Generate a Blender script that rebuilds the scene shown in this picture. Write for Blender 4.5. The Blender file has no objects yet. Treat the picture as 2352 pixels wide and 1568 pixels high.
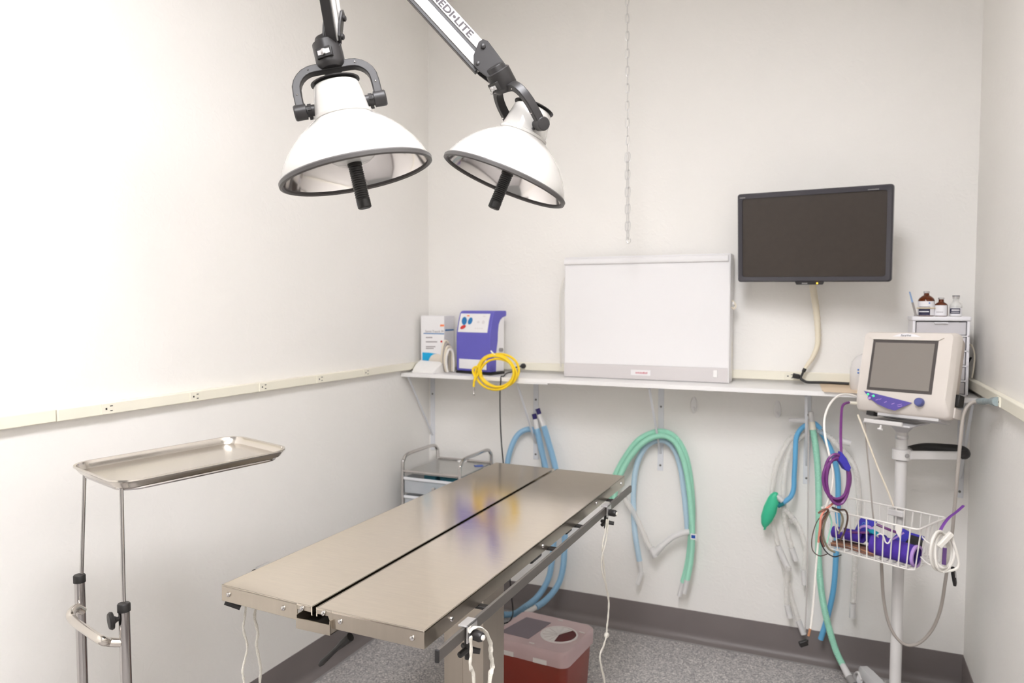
import bpy, math, random
from mathutils import Vector as V, Matrix
random.seed(7)
PI = math.pi
sc = bpy.context.scene
col = sc.collection

# ------------------------------------------------------------------ camera (calibrated from the room's vanishing points)
EYE = 1.68
FPX, CXP, CYP = 1699.0, 1176.0, 784.0
RM = Matrix(((0.91617815, -0.02073077, 0.40023473),
             (0.40076656, 0.04255451, -0.91519139),
             (0.00194083, 0.99887905, 0.04729572)))      # camera axes -> world axes
CAM = V((0, 0, EYE))
cd = bpy.data.cameras.new('camera')
cam = bpy.data.objects.new('camera', cd)
col.objects.link(cam)
cam.matrix_world = Matrix.Translation(CAM) @ RM.to_4x4()
cd.sensor_width = 36.0
cd.lens = 36.0 * FPX / 2352.0
cd.clip_start = 0.05
cd.dof.use_dof = True
cd.dof.focus_distance = 1.85
cd.dof.aperture_fstop = 4.0
sc.camera = cam

# ------------------------------------------------------------------ world, view, exposure
w = bpy.data.worlds.new('world')
sc.world = w
w.use_nodes = True
w.node_tree.nodes['Background'].inputs[0].default_value = (1, 0.97, 0.93, 1)
w.node_tree.nodes['Background'].inputs[1].default_value = 0.35  # ambient fill added through the open end behind the camera
sc.view_settings.view_transform = 'Standard'
sc.view_settings.look = 'None'
sc.view_settings.gamma = 1.0
sc.view_settings.use_curve_mapping = False
sc.view_settings.exposure = 0.0
PANEL_POWER = 34.0     # emission of the ceiling light diffusers

# ------------------------------------------------------------------ pixel -> world helpers
def ray(x, y): return RM @ V((x - CXP, -(y - CYP), -FPX))
def at_d(x, y, d): return CAM + ray(x, y) * (d / FPX)
def at_x(x, y, X): r = ray(x, y); return CAM + r * (X / r.x)
def at_y(x, y, Y): r = ray(x, y); return CAM + r * (Y / r.y)
def at_z(x, y, Z): r = ray(x, y); return CAM + r * ((Z - EYE) / r.z)
def at_p(x, y, o, n): r = ray(x, y); return CAM + r * ((o - CAM).dot(n) / r.dot(n))
def cdir(x, y, z): return (RM @ V((x, y, z))).normalized()

# ------------------------------------------------------------------ materials
def lin(c):
    return tuple(((v / 255) / 12.92 if v / 255 <= 0.04045 else ((v / 255 + 0.055) / 1.055) ** 2.4) for v in c)
MATS = {}
def mat(name, rgb, rough=0.5, metal=0.0, var=0.05, vscale=8.0, bump=0.0, bscale=60.0, alpha=1.0, trans=0.0,
        emit=0.0, coat=0.0, stretch=None, ior=1.45, detail=4.0, rvar=0.0):
    if name in MATS: return MATS[name]
    m = bpy.data.materials.new(name); m.use_nodes = True
    nt = m.node_tree; b = nt.nodes['Principled BSDF']
    L = lin(rgb)
    tc = nt.nodes.new('ShaderNodeTexCoord')
    mp = nt.nodes.new('ShaderNodeMapping'); nt.links.new(tc.outputs['Object'], mp.inputs[0])
    if stretch: mp.inputs['Scale'].default_value = stretch
    nz = nt.nodes.new('ShaderNodeTexNoise'); nz.inputs['Scale'].default_value = vscale; nz.inputs['Detail'].default_value = detail
    nt.links.new(mp.outputs[0], nz.inputs['Vector'])
    rp = nt.nodes.new('ShaderNodeValToRGB')
    rp.color_ramp.elements[0].position = 0.3; rp.color_ramp.elements[1].position = 0.7
    rp.color_ramp.elements[0].color = (*[v * (1 - var) for v in L], 1)
    rp.color_ramp.elements[1].color = (*[min(1, v * (1 + var)) for v in L], 1)
    nt.links.new(nz.outputs['Fac'], rp.inputs[0]); nt.links.new(rp.outputs[0], b.inputs['Base Color'])
    b.inputs['Roughness'].default_value = rough; b.inputs['Metallic'].default_value = metal
    b.inputs['IOR'].default_value = ior
    b.inputs['Alpha'].default_value = alpha
    b.inputs['Transmission Weight'].default_value = trans
    b.inputs['Coat Weight'].default_value = coat
    if rvar:
        mr = nt.nodes.new('ShaderNodeMapRange')
        mr.inputs[3].default_value = rough - rvar; mr.inputs[4].default_value = rough + rvar
        nt.links.new(nz.outputs['Fac'], mr.inputs[0]); nt.links.new(mr.outputs[0], b.inputs['Roughness'])
    if emit:
        b.inputs['Emission Color'].default_value = (*L, 1); b.inputs['Emission Strength'].default_value = emit
    if bump:
        n2 = nt.nodes.new('ShaderNodeTexNoise'); n2.inputs['Scale'].default_value = bscale; n2.inputs['Detail'].default_value = 3
        nt.links.new(mp.outputs[0], n2.inputs['Vector'])
        bp = nt.nodes.new('ShaderNodeBump'); bp.inputs['Strength'].default_value = bump; bp.inputs['Distance'].default_value = 0.01
        nt.links.new(n2.outputs['Fac'], bp.inputs['Height']); nt.links.new(bp.outputs[0], b.inputs['Normal'])
    MATS[name] = m
    return m

def wall_mat():
    m = mat('wall_paint', (243, 240, 235), 0.55, var=0.012, vscale=1.5)
    nt = m.node_tree; b = nt.nodes['Principled BSDF']
    tc = nt.nodes.new('ShaderNodeTexCoord')
    a = nt.nodes.new('ShaderNodeTexNoise'); a.inputs['Scale'].default_value = 28; a.inputs['Detail'].default_value = 4; a.inputs['Distortion'].default_value = 1.2
    nt.links.new(tc.outputs['Object'], a.inputs['Vector'])
    r = nt.nodes.new('ShaderNodeValToRGB'); r.color_ramp.elements[0].position = 0.48; r.color_ramp.elements[1].position = 0.62
    nt.links.new(a.outputs['Fac'], r.inputs[0])
    bp = nt.nodes.new('ShaderNodeBump'); bp.inputs['Strength'].default_value = 0.16; bp.inputs['Distance'].default_value = 0.003
    nt.links.new(r.outputs[0], bp.inputs['Height']); nt.links.new(bp.outputs[0], b.inputs['Normal'])
    return m

def floor_mat():
    m = mat('floor_speckle', (136, 133, 133), 0.38, var=0.0, vscale=5)
    nt = m.node_tree; b = nt.nodes['Principled BSDF']
    tc = nt.nodes.new('ShaderNodeTexCoord')
    v = nt.nodes.new('ShaderNodeTexVoronoi'); v.inputs['Scale'].default_value = 170
    nt.links.new(tc.outputs['Object'], v.inputs['Vector'])
    r = nt.nodes.new('ShaderNodeValToRGB'); r.color_ramp.interpolation = 'CONSTANT'
    e = r.color_ramp.elements
    e[0].position = 0.0; e[0].color = (*lin((152, 148, 147)), 1)
    e[1].position = 0.34; e[1].color = (*lin((186, 182, 179)), 1)
    for p, c in ((0.62, (172, 168, 166)), (0.82, (212, 207, 202)), (0.92, (128, 124, 125))):
        q = e.new(p); q.color = (*lin(c), 1)
    sp = nt.nodes.new('ShaderNodeSeparateColor')
    nt.links.new(v.outputs['Color'], sp.inputs[0]); nt.links.new(sp.outputs[0], r.inputs[0])
    nt.links.new(r.outputs[0], b.inputs['Base Color'])
    return m

WALL = wall_mat(); FLOOR = floor_mat()
CEIL = mat('ceiling_paint', (243, 241, 238), 0.7, var=0.02, bump=0.1, bscale=80)
BASEB = mat('vinyl_cove', (120, 112, 110), 0.42, var=0.04, vscale=6)
COVE = mat('cove_strip', (150, 147, 145), 0.4, var=0.04)
CREAM = mat('cream_plastic', (240, 235, 218), 0.38, var=0.015)
SLOT = mat('dark_slot', (48, 42, 36), 0.6)
LAMI = mat('white_laminate', (240, 238, 236), 0.35, var=0.015)
BRK = mat('bracket_paint', (226, 227, 230), 0.4, var=0.02)
SCREW = mat('screw_steel', (120, 118, 116), 0.35, 0.9)
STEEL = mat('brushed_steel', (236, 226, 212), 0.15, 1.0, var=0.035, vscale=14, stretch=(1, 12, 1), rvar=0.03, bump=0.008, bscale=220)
STEEL2 = mat('column_and_dimmed_lip_steel', (188, 179, 166), 0.3, 1.0, var=0.03, vscale=9, stretch=(6, 6, 0.4), rvar=0.03)
TRAYM = mat('tray_steel', (216, 210, 202), 0.2, 1.0, var=0.03, vscale=6, rvar=0.05)
CHROME = mat('chrome', (205, 202, 200), 0.09, 1.0, var=0.01)
TUBECH = mat('tube_chrome', (188, 184, 182), 0.13, 1.0, var=0.02)
RAIL = mat('rail_anodised', (112, 107, 103), 0.4, 0.55, var=0.05)
BLACK = mat('black_plastic', (34, 32, 31), 0.42, var=0.1)
DARK = mat('dark_graphite', (44, 42, 42), 0.38, 0.1, var=0.06)
GREY = mat('grey_plastic', (150, 147, 145), 0.45)
CORDW = mat('cotton_cord', (233, 228, 216), 0.85, var=0.06, vscale=160, bump=0.5, bscale=500)
ENAM = mat('white_enamel', (186, 183, 178), 0.16, var=0.01, coat=0.5)
REFL = mat('reflector_mirror', (212, 208, 206), 0.12, 1.0, var=0.01)
RIMG = mat('rim_gasket', (78, 75, 74), 0.4)
ARMW = mat('arm_white', (222, 220, 218), 0.3, var=0.01)
BLUEH = mat('blue_hose', (166, 212, 242), 0.35, var=0.05, trans=0.25, alpha=0.92)
BLUEH2 = mat('deep_blue_hose', (104, 176, 220), 0.35, var=0.06)
PALEB = mat('pale_blue_hose', (200, 226, 242), 0.35, var=0.04, alpha=0.85)
GREENH = mat('green_hose', (166, 226, 200), 0.35, var=0.06, alpha=0.93)
GREENB = mat('green_bag', (64, 194, 150), 0.4, var=0.08)
CLEAR = mat('clear_tubing', (246, 242, 236), 0.22, var=0.02, alpha=0.36)
FROST = mat('frosted_connector', (240, 238, 236), 0.3, var=0.02, alpha=0.78)
NAVY = mat('navy_cap', (44, 34, 104), 0.4)
YELL = mat('yellow_tubing', (250, 212, 40), 0.3, var=0.06, vscale=30)
PURP = mat('violet_casing', (102, 98, 190), 0.42, var=0.03)
CUFF = mat('purple_cuff', (78, 50, 160), 0.8, var=0.08, vscale=40, bump=0.25, bscale=300)
CUFF2 = mat('indigo_cuff', (62, 56, 168), 0.8, var=0.08, vscale=40, bump=0.25, bscale=300)
LILAC = mat('lilac_trim', (186, 150, 214), 0.7, var=0.05)
PLUM = mat('plum_hose', (112, 52, 118), 0.3, var=0.08, vscale=30)
PUTTY = mat('putty_casing', (222, 214, 206), 0.42, var=0.015)
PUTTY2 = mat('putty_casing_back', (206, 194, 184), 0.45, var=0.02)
SCRN = mat('lcd_grey', (136, 129, 122), 0.22, var=0.01)
SCRD = mat('lcd_black', (58, 50, 44), 0.35, var=0.05, vscale=40)
BEZ = mat('bezel_dark', (78, 72, 70), 0.4)
TVB = mat('tv_bezel', (70, 68, 73), 0.25, 0.15, var=0.03)
VIOL = mat('keypad_violet', (90, 78, 156), 0.4, var=0.05)
LED = mat('green_led', (60, 235, 130), 0.4, emit=1.0)
AMBLED = mat('amber_led', (255, 205, 70), 0.4, emit=1.2)
CARTW = mat('cart_white', (220, 217, 214), 0.4, var=0.02)
CARTG = mat('cart_grey', (200, 198, 198), 0.42, var=0.02)
WIRE = mat('wire_white', (236, 232, 226), 0.35, var=0.02)
CABW = mat('cable_white', (236, 232, 224), 0.4, var=0.02)
CABG = mat('cable_grey', (176, 168, 160), 0.45, var=0.03)
CABC = mat('cable_cream', (234, 224, 204), 0.45, var=0.03)
BROWN = mat('lead_brown', (126, 88, 74), 0.5, var=0.15, vscale=60)
SALMON = mat('lead_salmon', (222, 142, 122), 0.5, var=0.05)
OLIVE = mat('lead_olive', (140, 132, 112), 0.5, var=0.06)
RED = mat('sharps_red', (142, 58, 46), 0.32, var=0.05, trans=0.1)
DRED = mat('sharps_inside', (86, 18, 16), 0.6, var=0.1)
LIDM = mat('lid_frosted', (222, 196, 196), 0.35, var=0.04, alpha=0.72)
LIDL = mat('lid_label', (132, 120, 128), 0.5, var=0.03, alpha=0.8)
LIDW = mat('lid_dial', (232, 226, 222), 0.35, var=0.02, alpha=0.9)
TEAL = mat('teal_pack', (70, 140, 158), 0.6, var=0.1)
SHELFM = mat('trolley_steel', (190, 189, 186), 0.3, 0.85, var=0.03)
DRAWP = mat('trolley_drawer', (214, 218, 222), 0.3, var=0.02, alpha=0.5)
PAPER = mat('paper_white', (246, 244, 241), 0.8, var=0.02, vscale=20)
CARD = mat('carton_white', (240, 238, 238), 0.55, var=0.01)
CARDS = mat('carton_side', (226, 222, 222), 0.55, var=0.01)
CYAN = mat('print_cyan', (22, 170, 222), 0.5, var=0.02)
TEXTG = mat('print_grey', (158, 150, 152), 0.6)
TEXTD = mat('print_dark', (66, 60, 64), 0.6)
ORNG = mat('print_orange', (250, 140, 90), 0.5)
REDP = mat('print_red', (214, 62, 58), 0.5)
BLUEP = mat('print_blue', (34, 120, 182), 0.5)
PINKP = mat('print_faded_red', (206, 130, 142), 0.5)
GLOVE = mat('latex_ivory', (232, 222, 208), 0.7, var=0.05, vscale=30)
AMBER = mat('amber_glass', (112, 48, 16), 0.08, var=0.1, trans=0.35)
GLASS = mat('clear_glass', (238, 238, 234), 0.08, var=0.01, alpha=0.5)
LABW = mat('label_white', (238, 236, 238), 0.55, var=0.01)
LABN = mat('label_navy', (40, 38, 66), 0.55)
ALU = mat('crimp_aluminium', (212, 210, 210), 0.3, 0.8)
BAND = mat('rubber_band', (226, 206, 166), 0.6)
NEEDL = mat('needle_cap', (150, 180, 222), 0.35, alpha=0.9)
SYR = mat('syringe_barrel', (170, 164, 160), 0.3, alpha=0.85)
DRWU = mat('drawer_white', (240, 238, 242), 0.4, var=0.01)
DRWC = mat('drawer_clear', (246, 243, 246), 0.25, var=0.02, alpha=0.6)
TAN = mat('kraft_tan', (232, 210, 182), 0.7, var=0.04)
SLEEVE = mat('cable_sleeve', (232, 222, 200), 0.5, var=0.03)
PLUGC = mat('plug_clear_grey', (156, 170, 172), 0.25, var=0.12, vscale=50, alpha=0.9)
GALV = mat('chain_galvanised', (208, 206, 203), 0.35, 0.5, var=0.05)
LBOX = mat('lightbox_panel', (235, 233, 233), 0.4, var=0.004)
LBOXW = mat('lightbox_white', (234, 232, 232), 0.35, var=0.01)
LBOXG = mat('lightbox_strip', (212, 207, 206), 0.4, var=0.01)
DIFF = mat('light_diffuser', (250, 250, 254), 0.5, var=0.01, emit=PANEL_POWER)

# ------------------------------------------------------------------ mesh builder
def cr(pts, n=6, closed=False):
    """Catmull-Rom resample"""
    P = [V(p) for p in pts]; out = []
    N = len(P); seg = N if closed else N - 1
    for i in range(seg):
        if closed: a, b, c, d = P[(i - 1) % N], P[i], P[(i + 1) % N], P[(i + 2) % N]
        else: a, b, c, d = P[max(i - 1, 0)], P[i], P[i + 1], P[min(i + 2, N - 1)]
        for k in range(n):
            t = k / n
            out.append(0.5 * ((2 * b) + (c - a) * t + (2 * a - 5 * b + 4 * c - d) * t * t + (3 * b - a - 3 * c + d) * t ** 3))
    if not closed: out.append(P[-1])
    return out

class MB:
    def __init__(s, xf=None): s.v = []; s.f = []; s.xf = xf
    def add(s, vs, fs):
        o = len(s.v)
        for p in vs:
            p = V(p)
            s.v.append(s.xf @ p if s.xf else p)
        s.f += [tuple(i + o for i in f) for f in fs]
        return s
    def box(s, lo, hi):
        x0, y0, z0 = lo; x1, y1, z1 = hi
        return s.add([(x0, y0, z0), (x1, y0, z0), (x1, y1, z0), (x0, y1, z0), (x0, y0, z1), (x1, y0, z1), (x1, y1, z1), (x0, y1, z1)],
                     [(0, 3, 2, 1), (4, 5, 6, 7), (0, 1, 5, 4), (1, 2, 6, 5), (2, 3, 7, 6), (3, 0, 4, 7)])
    def beam(s, p0, p1, wd, ht, side):
        """box from p0 to p1; wd along 'side', ht along the third axis"""
        p0, p1 = V(p0), V(p1); u = (p1 - p0).normalized(); a = V(side); a = (a - u * a.dot(u)).normalized(); b = u.cross(a)
        a *= wd / 2; b *= ht / 2
        vs = [p0 - a - b, p0 + a - b, p0 + a + b, p0 - a + b, p1 - a - b, p1 + a - b, p1 + a + b, p1 - a + b]
        return s.add(vs, [(0, 3, 2, 1), (4, 5, 6, 7), (0, 1, 5, 4), (1, 2, 6, 5), (2, 3, 7, 6), (3, 0, 4, 7)])
    def tube(s, pts, r, n=8, closed=False, caps=True, flat=None, side=None):
        P = [V(p) for p in pts]; N = len(P)
        rs = r if isinstance(r, (list, tuple)) else [r] * N
        T = []
        for i in range(N):
            if closed: t = P[(i + 1) % N] - P[(i - 1) % N]
            else: t = P[min(i + 1, N - 1)] - P[max(i - 1, 0)]
            T.append(t.normalized() if t.length > 1e-9 else V((0, 0, 1)))
        a = V(side) if side else (V((0, 0, 1)) if abs(T[0].z) < 0.9 else V((1, 0, 0)))
        vs = []; fs = []
        for i in range(N):
            a = a - T[i] * a.dot(T[i])
            if a.length < 1e-6: a = T[i].orthogonal()
            a.normalize(); b = T[i].cross(a)
            for k in range(n):
                q = 2 * PI * k / n
                vs.append(P[i] + (a * math.cos(q) * (flat or 1.0) + b * math.sin(q)) * rs[i])
        M = N if closed else N - 1
        for i in range(M):
            j = (i + 1) % N
            for k in range(n):
                l = (k + 1) % n
                fs.append((i * n + k, i * n + l, j * n + l, j * n + k))
        if caps and not closed:
            fs.append(tuple(range(n - 1, -1, -1))); fs.append(tuple((N - 1) * n + k for k in range(n)))
        return s.add(vs, fs)
    def cyl(s, p0, p1, r0, r1=None, n=16):
        return s.tube([p0, p1], [r0, r1 if r1 is not None else r0], n)
    def lathe(s, prof, o, ax, n=28, xdir=None, cap0=True, cap1=True):
        o = V(o); ax = V(ax).normalized(); a = V(xdir) if xdir else ax.orthogonal()
        a = (a - ax * a.dot(ax)).normalized(); b = ax.cross(a)
        vs = []; fs = []
        for r, h in prof:
            for k in range(n):
                q = 2 * PI * k / n
                vs.append(o + ax * h + (a * math.cos(q) + b * math.sin(q)) * max(r, 1e-5))
        for i in range(len(prof) - 1):
            for k in range(n):
                l = (k + 1) % n
                fs.append((i * n + k, i * n + l, (i + 1) * n + l, (i + 1) * n + k))
        if cap0: fs.append(tuple(range(n - 1, -1, -1)))
        if cap1: fs.append(tuple((len(prof) - 1) * n + k for k in range(n)))
        return s.add(vs, fs)
    def prism(s, poly, d):
        """poly: world points of one face, d: extrusion vector"""
        n = len(poly); d = V(d)
        vs = [V(p) for p in poly] + [V(p) + d for p in poly]
        fs = [tuple(range(n - 1, -1, -1)), tuple(range(n, 2 * n))]
        fs += [(i, (i + 1) % n, (i + 1) % n + n, i + n) for i in range(n)]
        return s.add(vs, fs)
    def ball(s, c, r, n=12, sc_=(1, 1, 1)):
        pr = []; vs = []; fs = []; m = n // 2
        for i in range(m + 1):
            t = PI * i / m
            for k in range(n):
                q = 2 * PI * k / n
                vs.append(V(c) + V((r * sc_[0] * math.sin(t) * math.cos(q), r * sc_[1] * math.sin(t) * math.sin(q), r * sc_[2] * math.cos(t))))
        for i in range(m):
            for k in range(n):
                l = (k + 1) % n
                fs.append((i * n + k, (i + 1) * n + k, (i + 1) * n + l, i * n + l))
        return s.add(vs, fs)
    def loft(s, rings, cap=True):
        n = len(rings[0]); vs = [p for r in rings for p in r]; fs = []
        for i in range(len(rings) - 1):
            for k in range(n):
                l = (k + 1) % n
                fs.append((i * n + k, i * n + l, (i + 1) * n + l, (i + 1) * n + k))
        if cap:
            fs.append(tuple(range(n - 1, -1, -1))); fs.append(tuple((len(rings) - 1) * n + k for k in range(n)))
        return s.add(vs, fs)

def rrect(w_, h_, r, n=5):
    """rounded rectangle outline, counter-clockwise, in 2D"""
    o = []
    for cx, cy, a0 in ((w_ / 2 - r, h_ / 2 - r, 0), (-w_ / 2 + r, h_ / 2 - r, PI / 2), (-w_ / 2 + r, -h_ / 2 + r, PI), (w_ / 2 - r, -h_ / 2 + r, 1.5 * PI)):
        for k in range(n + 1):
            q = a0 + PI / 2 * k / n
            o.append((cx + r * math.cos(q), cy + r * math.sin(q)))
    return o

ORG = {}
def obj(name, mb, m, parent=None, bevel=0.0, seg=2, smooth=True, ang=40):
    vs = mb.v
    lo = V((min(p.x for p in vs), min(p.y for p in vs), min(p.z for p in vs)))
    hi = V((max(p.x for p in vs), max(p.y for p in vs), max(p.z for p in vs)))
    o0 = V(((lo.x + hi.x) / 2, (lo.y + hi.y) / 2, lo.z))
    me = bpy.data.meshes.new(name)
    me.from_pydata([tuple(p - o0) for p in vs], [], mb.f)
    me.validate(); me.materials.append(m)
    if smooth:
        me.polygons.foreach_set('use_smooth', [True] * len(me.polygons))
        me.set_sharp_from_angle(angle=math.radians(ang))
    o = bpy.data.objects.new(name, me); col.objects.link(o)
    ORG[o.name] = o0
    if parent is not None:
        o.parent = parent; o.location = o0 - ORG[parent.name]
    else: o.location = o0
    if bevel:
        b = o.modifiers.new('bevel', 'BEVEL'); b.width = bevel; b.segments = seg; b.limit_method = 'ANGLE'; b.angle_limit = math.radians(35)
    return o
def tag(o, label, cat, group=None):
    o['label'] = label; o['category'] = cat
    if group: o['group'] = group
    return o
def thing(name, label, cat, loc, group=None):
    o = bpy.data.objects.new(name, None); col.objects.link(o)
    o.location = loc; o.empty_display_size = 0.05; ORG[o.name] = V(loc)
    return tag(o, label, cat, group)
def struct(name, mb, m, **k):
    o = obj(name, mb, m, **k); o['kind'] = 'structure'; return o
def copy_tree(root, off, label=None, group=None):
    r = root.copy(); col.objects.link(r); r.location = root.location + V(off); ORG[r.name] = ORG[root.name] + V(off)
    if label: r['label'] = label
    if group: r['group'] = group
    def rec(src, dst):
        for ch in [c for c in src.children]:
            c = ch.copy(); col.objects.link(c); c.parent = dst; ORG[c.name] = ORG[ch.name] + V(off)
            rec(ch, c)
    rec(root, r)
    return r
def text(name, body, size, m, parent, o, xd, yd, ext=0.0004, align='LEFT', shear=0.0, sx=1.0, bold=0.0):
    cu = bpy.data.curves.new(name, 'FONT'); cu.body = body; cu.size = size; cu.extrude = ext; cu.align_x = align; cu.shear = shear; cu.offset = bold
    cu.resolution_u = 3
    t = bpy.data.objects.new('t', cu); col.objects.link(t)
    bpy.context.view_layer.update()
    me = bpy.data.meshes.new_from_object(t.evaluated_get(bpy.context.evaluated_depsgraph_get()))
    bpy.data.objects.remove(t); bpy.data.curves.remove(cu)
    xd = V(xd).normalized(); yd = V(yd); yd = (yd - xd * yd.dot(xd)).normalized(); zd = xd.cross(yd)
    mb = MB(); mb.add([V(o) + xd * (v.co.x * sx) + yd * v.co.y + zd * v.co.z for v in me.vertices], [tuple(p.vertices) for p in me.polygons])
    bpy.data.meshes.remove(me)
    return obj(name, mb, m, parent, smooth=False)
def lerp(a, b, t): return V(a) + (V(b) - V(a)) * t

# ================================================================== THE ROOM
XL, XR, YB, YF, ZC = -2.150, 0.546, 3.720, -1.70, 3.375
T = 0.1
struct('floor', MB().box((XL - T, YF - T, -T), (XR + T, YB + T, 0)), FLOOR)
struct('ceiling', MB().box((XL - T, YF - T, ZC), (XR + T, YB + T, ZC + T)), CEIL)
struct('wall_left', MB().box((XL - T, YF - T, 0), (XL, YB + T, ZC)), WALL)
struct('wall_right', MB().box((XR, YF - T, 0), (XR + T, YB + T, ZC)), WALL)
struct('wall_back', MB().box((XL, YB, 0), (XR, YB + T, ZC)), WALL)
# flash-coved vinyl skirting: flat face, curved foot
def cove(name, p0, p1, inn):
    p0, p1, inn = V(p0), V(p1), V(inn)
    prof = [(0.0, 0.152), (0.0035, 0.152), (0.004, 0.15), (0.004, 0.045), (0.006, 0.03), (0.012, 0.016), (0.022, 0.007), (0.04, 0.0035), (0.045, 0.0), (0.0, 0.0)]
    r0 = [p0 + inn * a + V((0, 0, b)) for a, b in prof]; r1 = [p1 + inn * a + V((0, 0, b)) for a, b in prof]
    o = struct(name, MB().loft([r0, r1]), BASEB, ang=60)
    st = MB().beam(p0 + inn * 0.047 + V((0, 0, 0.0015)), p1 + inn * 0.047 + V((0, 0, 0.0015)), 0.008, 0.003, inn)
    obj('cove_strip', st, COVE, o)
cove('baseboard_left', (XL, YF, 0), (XL, YB, 0), (1, 0, 0))
cove('baseboard_back', (XL, YB, 0), (XR, YB, 0), (0, -1, 0))
cove('baseboard_right', (XR, YF, 0), (XR, YB, 0), (-1, 0, 0))

# ceiling troffers out of frame: first read off shadows, second added for fill
def troffer(cx, cy, lab):
    t = thing('ceiling_light', lab, 'ceiling light', (cx, cy, ZC - 0.03), 'ceiling light panels')
    hx, hy = 0.31, 0.61
    f = MB()
    for a, b in (((cx - hx, cy - hy), (cx + hx, cy - hy + 0.03)), ((cx - hx, cy + hy - 0.03), (cx + hx, cy + hy)), ((cx - hx, cy - hy), (cx - hx + 0.03, cy + hy)), ((cx + hx - 0.03, cy - hy), (cx + hx, cy + hy))):
        f.box((a[0], a[1], ZC - 0.03), (b[0], b[1], ZC))
    obj('frame', f, ARMW, t)
    obj('diffuser', MB().box((cx - hx + 0.03, cy - hy + 0.03, ZC - 0.022), (cx + hx - 0.03, cy + hy - 0.03, ZC - 0.012)), DIFF, t)
troffer(-0.42, 0.80, 'white ceiling light panel near the lamp mount')
troffer(-0.42, -0.80, 'unseen ceiling panel added as fill light at the far end from the shelf')

# ---- outlet raceways
def receptacle(par, c, along, out, sc_=1.0):
    c, a, o = V(c), V(along), V(out); up = V((0, 0, 1))
    pl = obj('receptacle', MB().beam(c - o * 0.002, c + o * 0.0025, 0.05, 0.034, a), CREAM, par, bevel=0.001)
    s = MB()
    s.beam(c + a * 0.008 + up * 0.0075 + o * 0.002, c + a * 0.008 + up * 0.0075 + o * 0.0032, 0.0095, 0.0028, a)
    s.beam(c + a * 0.008 - up * 0.0075 + o * 0.002, c + a * 0.008 - up * 0.0075 + o * 0.0032, 0.0085, 0.0028, a)
    s.beam(c - a * 0.010 + o * 0.002, c - a * 0.010 + o * 0.0032, 0.006, 0.006, a)
    obj('slot', s, SLOT, pl, smooth=False)
rl = thing('outlet_raceway', 'cream outlet raceway with five sockets along the wall behind the instrument tray', 'raceway', (XL, 2.0, 1.335))
for y0, y1 in ((YF, 1.4655), (1.4690, 2.6), (2.6006, YB - 0.03)):
    obj('raceway_cover', MB().box((XL, y0, 1.333), (XL + 0.026, y1, 1.371)), CREAM, rl, bevel=0.003)
for y in (1.638, 1.988, 2.338, 2.699, 3.058): receptacle(rl, (XL + 0.027, y, 1.352), (0, 1, 0), (1, 0, 0))
rb = thing('outlet_raceway', 'cream outlet raceway running along the wall just above the white shelf', 'raceway', (-0.8, YB, 1.335))
for x0, x1 in ((XL, -1.0), (-0.9995, XR)):
    obj('raceway_cover', MB().box((x0, YB - 0.024, 1.335), (x1, YB, 1.376)), CREAM, rb, bevel=0.003)
for x in (-1.56, -0.19): receptacle(rb, (x, YB - 0.025, 1.3555), (1, 0, 0), (0, -1, 0))
rr = thing('outlet_raceway', 'cream outlet raceway on the wall beside the monitor cart', 'raceway', (XR, 2.5, 1.335))
obj('raceway_cover', MB().box((XR - 0.026, YF, 1.338), (XR, YB - 0.03, 1.378)), CREAM, rr, bevel=0.003)
PR = at_x(2292, 916, XR - 0.03)
receptacle(rr, (XR - 0.027, PR.y, 1.357), (0, 1, 0), (-1, 0, 0))

# ================================================================== SHELF + BRACKETS
SZ = 1.320; SY = 3.410
sh = tag(obj('wall_shelf', MB().box((XL + 0.002, SY, SZ - 0.02), (XR - 0.004, YB - 0.001, SZ)), LAMI, bevel=0.0015), 'long white laminate wall shelf carrying the light box and machines', 'shelf')
obj('wood_cleat', MB().box((-1.515, SY + 0.002, SZ - 0.026), (-1.30, SY + 0.05, SZ - 0.02)), LAMI, sh)
def bracket(x, lab):
    t = thing('shelf_bracket', lab, 'bracket', (x, YB, 0.848), 'shelf brackets')
    obj('wall_arm', MB().box((x - 0.0145, YB - 0.004, 0.848), (x + 0.0145, YB, SZ - 0.021)), BRK, t, bevel=0.001)
    obj('shelf_arm', MB().box((x - 0.0145, SY + 0.03, SZ - 0.025), (x + 0.0145, YB - 0.004, SZ - 0.0205)), BRK, t, bevel=0.001)
    obj('brace', MB().beam((x, SY + 0.045, SZ - 0.028), (x, YB - 0.004, 0.935), 0.011, 0.006, (1, 0, 0)), BRK, t, bevel=0.0015)
    for z in (1.175, 0.876):
        obj('screw', MB().lathe([(0.0055, 0), (0.0055, 0.0015), (0.002, 0.003)], (x, YB - 0.004, z), (0, -1, 0), 12), SCREW, t)
bracket(-2.126, 'white metal shelf bracket in the corner above the chrome trolley')
bracket(-1.483, 'white metal shelf bracket behind the blue breathing hoses with navy caps')
bracket(-0.801, 'white metal shelf bracket with green and blue hoses draped over it')
bracket(-0.111, 'white metal shelf bracket behind the green breathing bag and clear tubes')
bracket(0.512, 'white metal shelf bracket at the end of the shelf behind the monitor cart')

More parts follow.
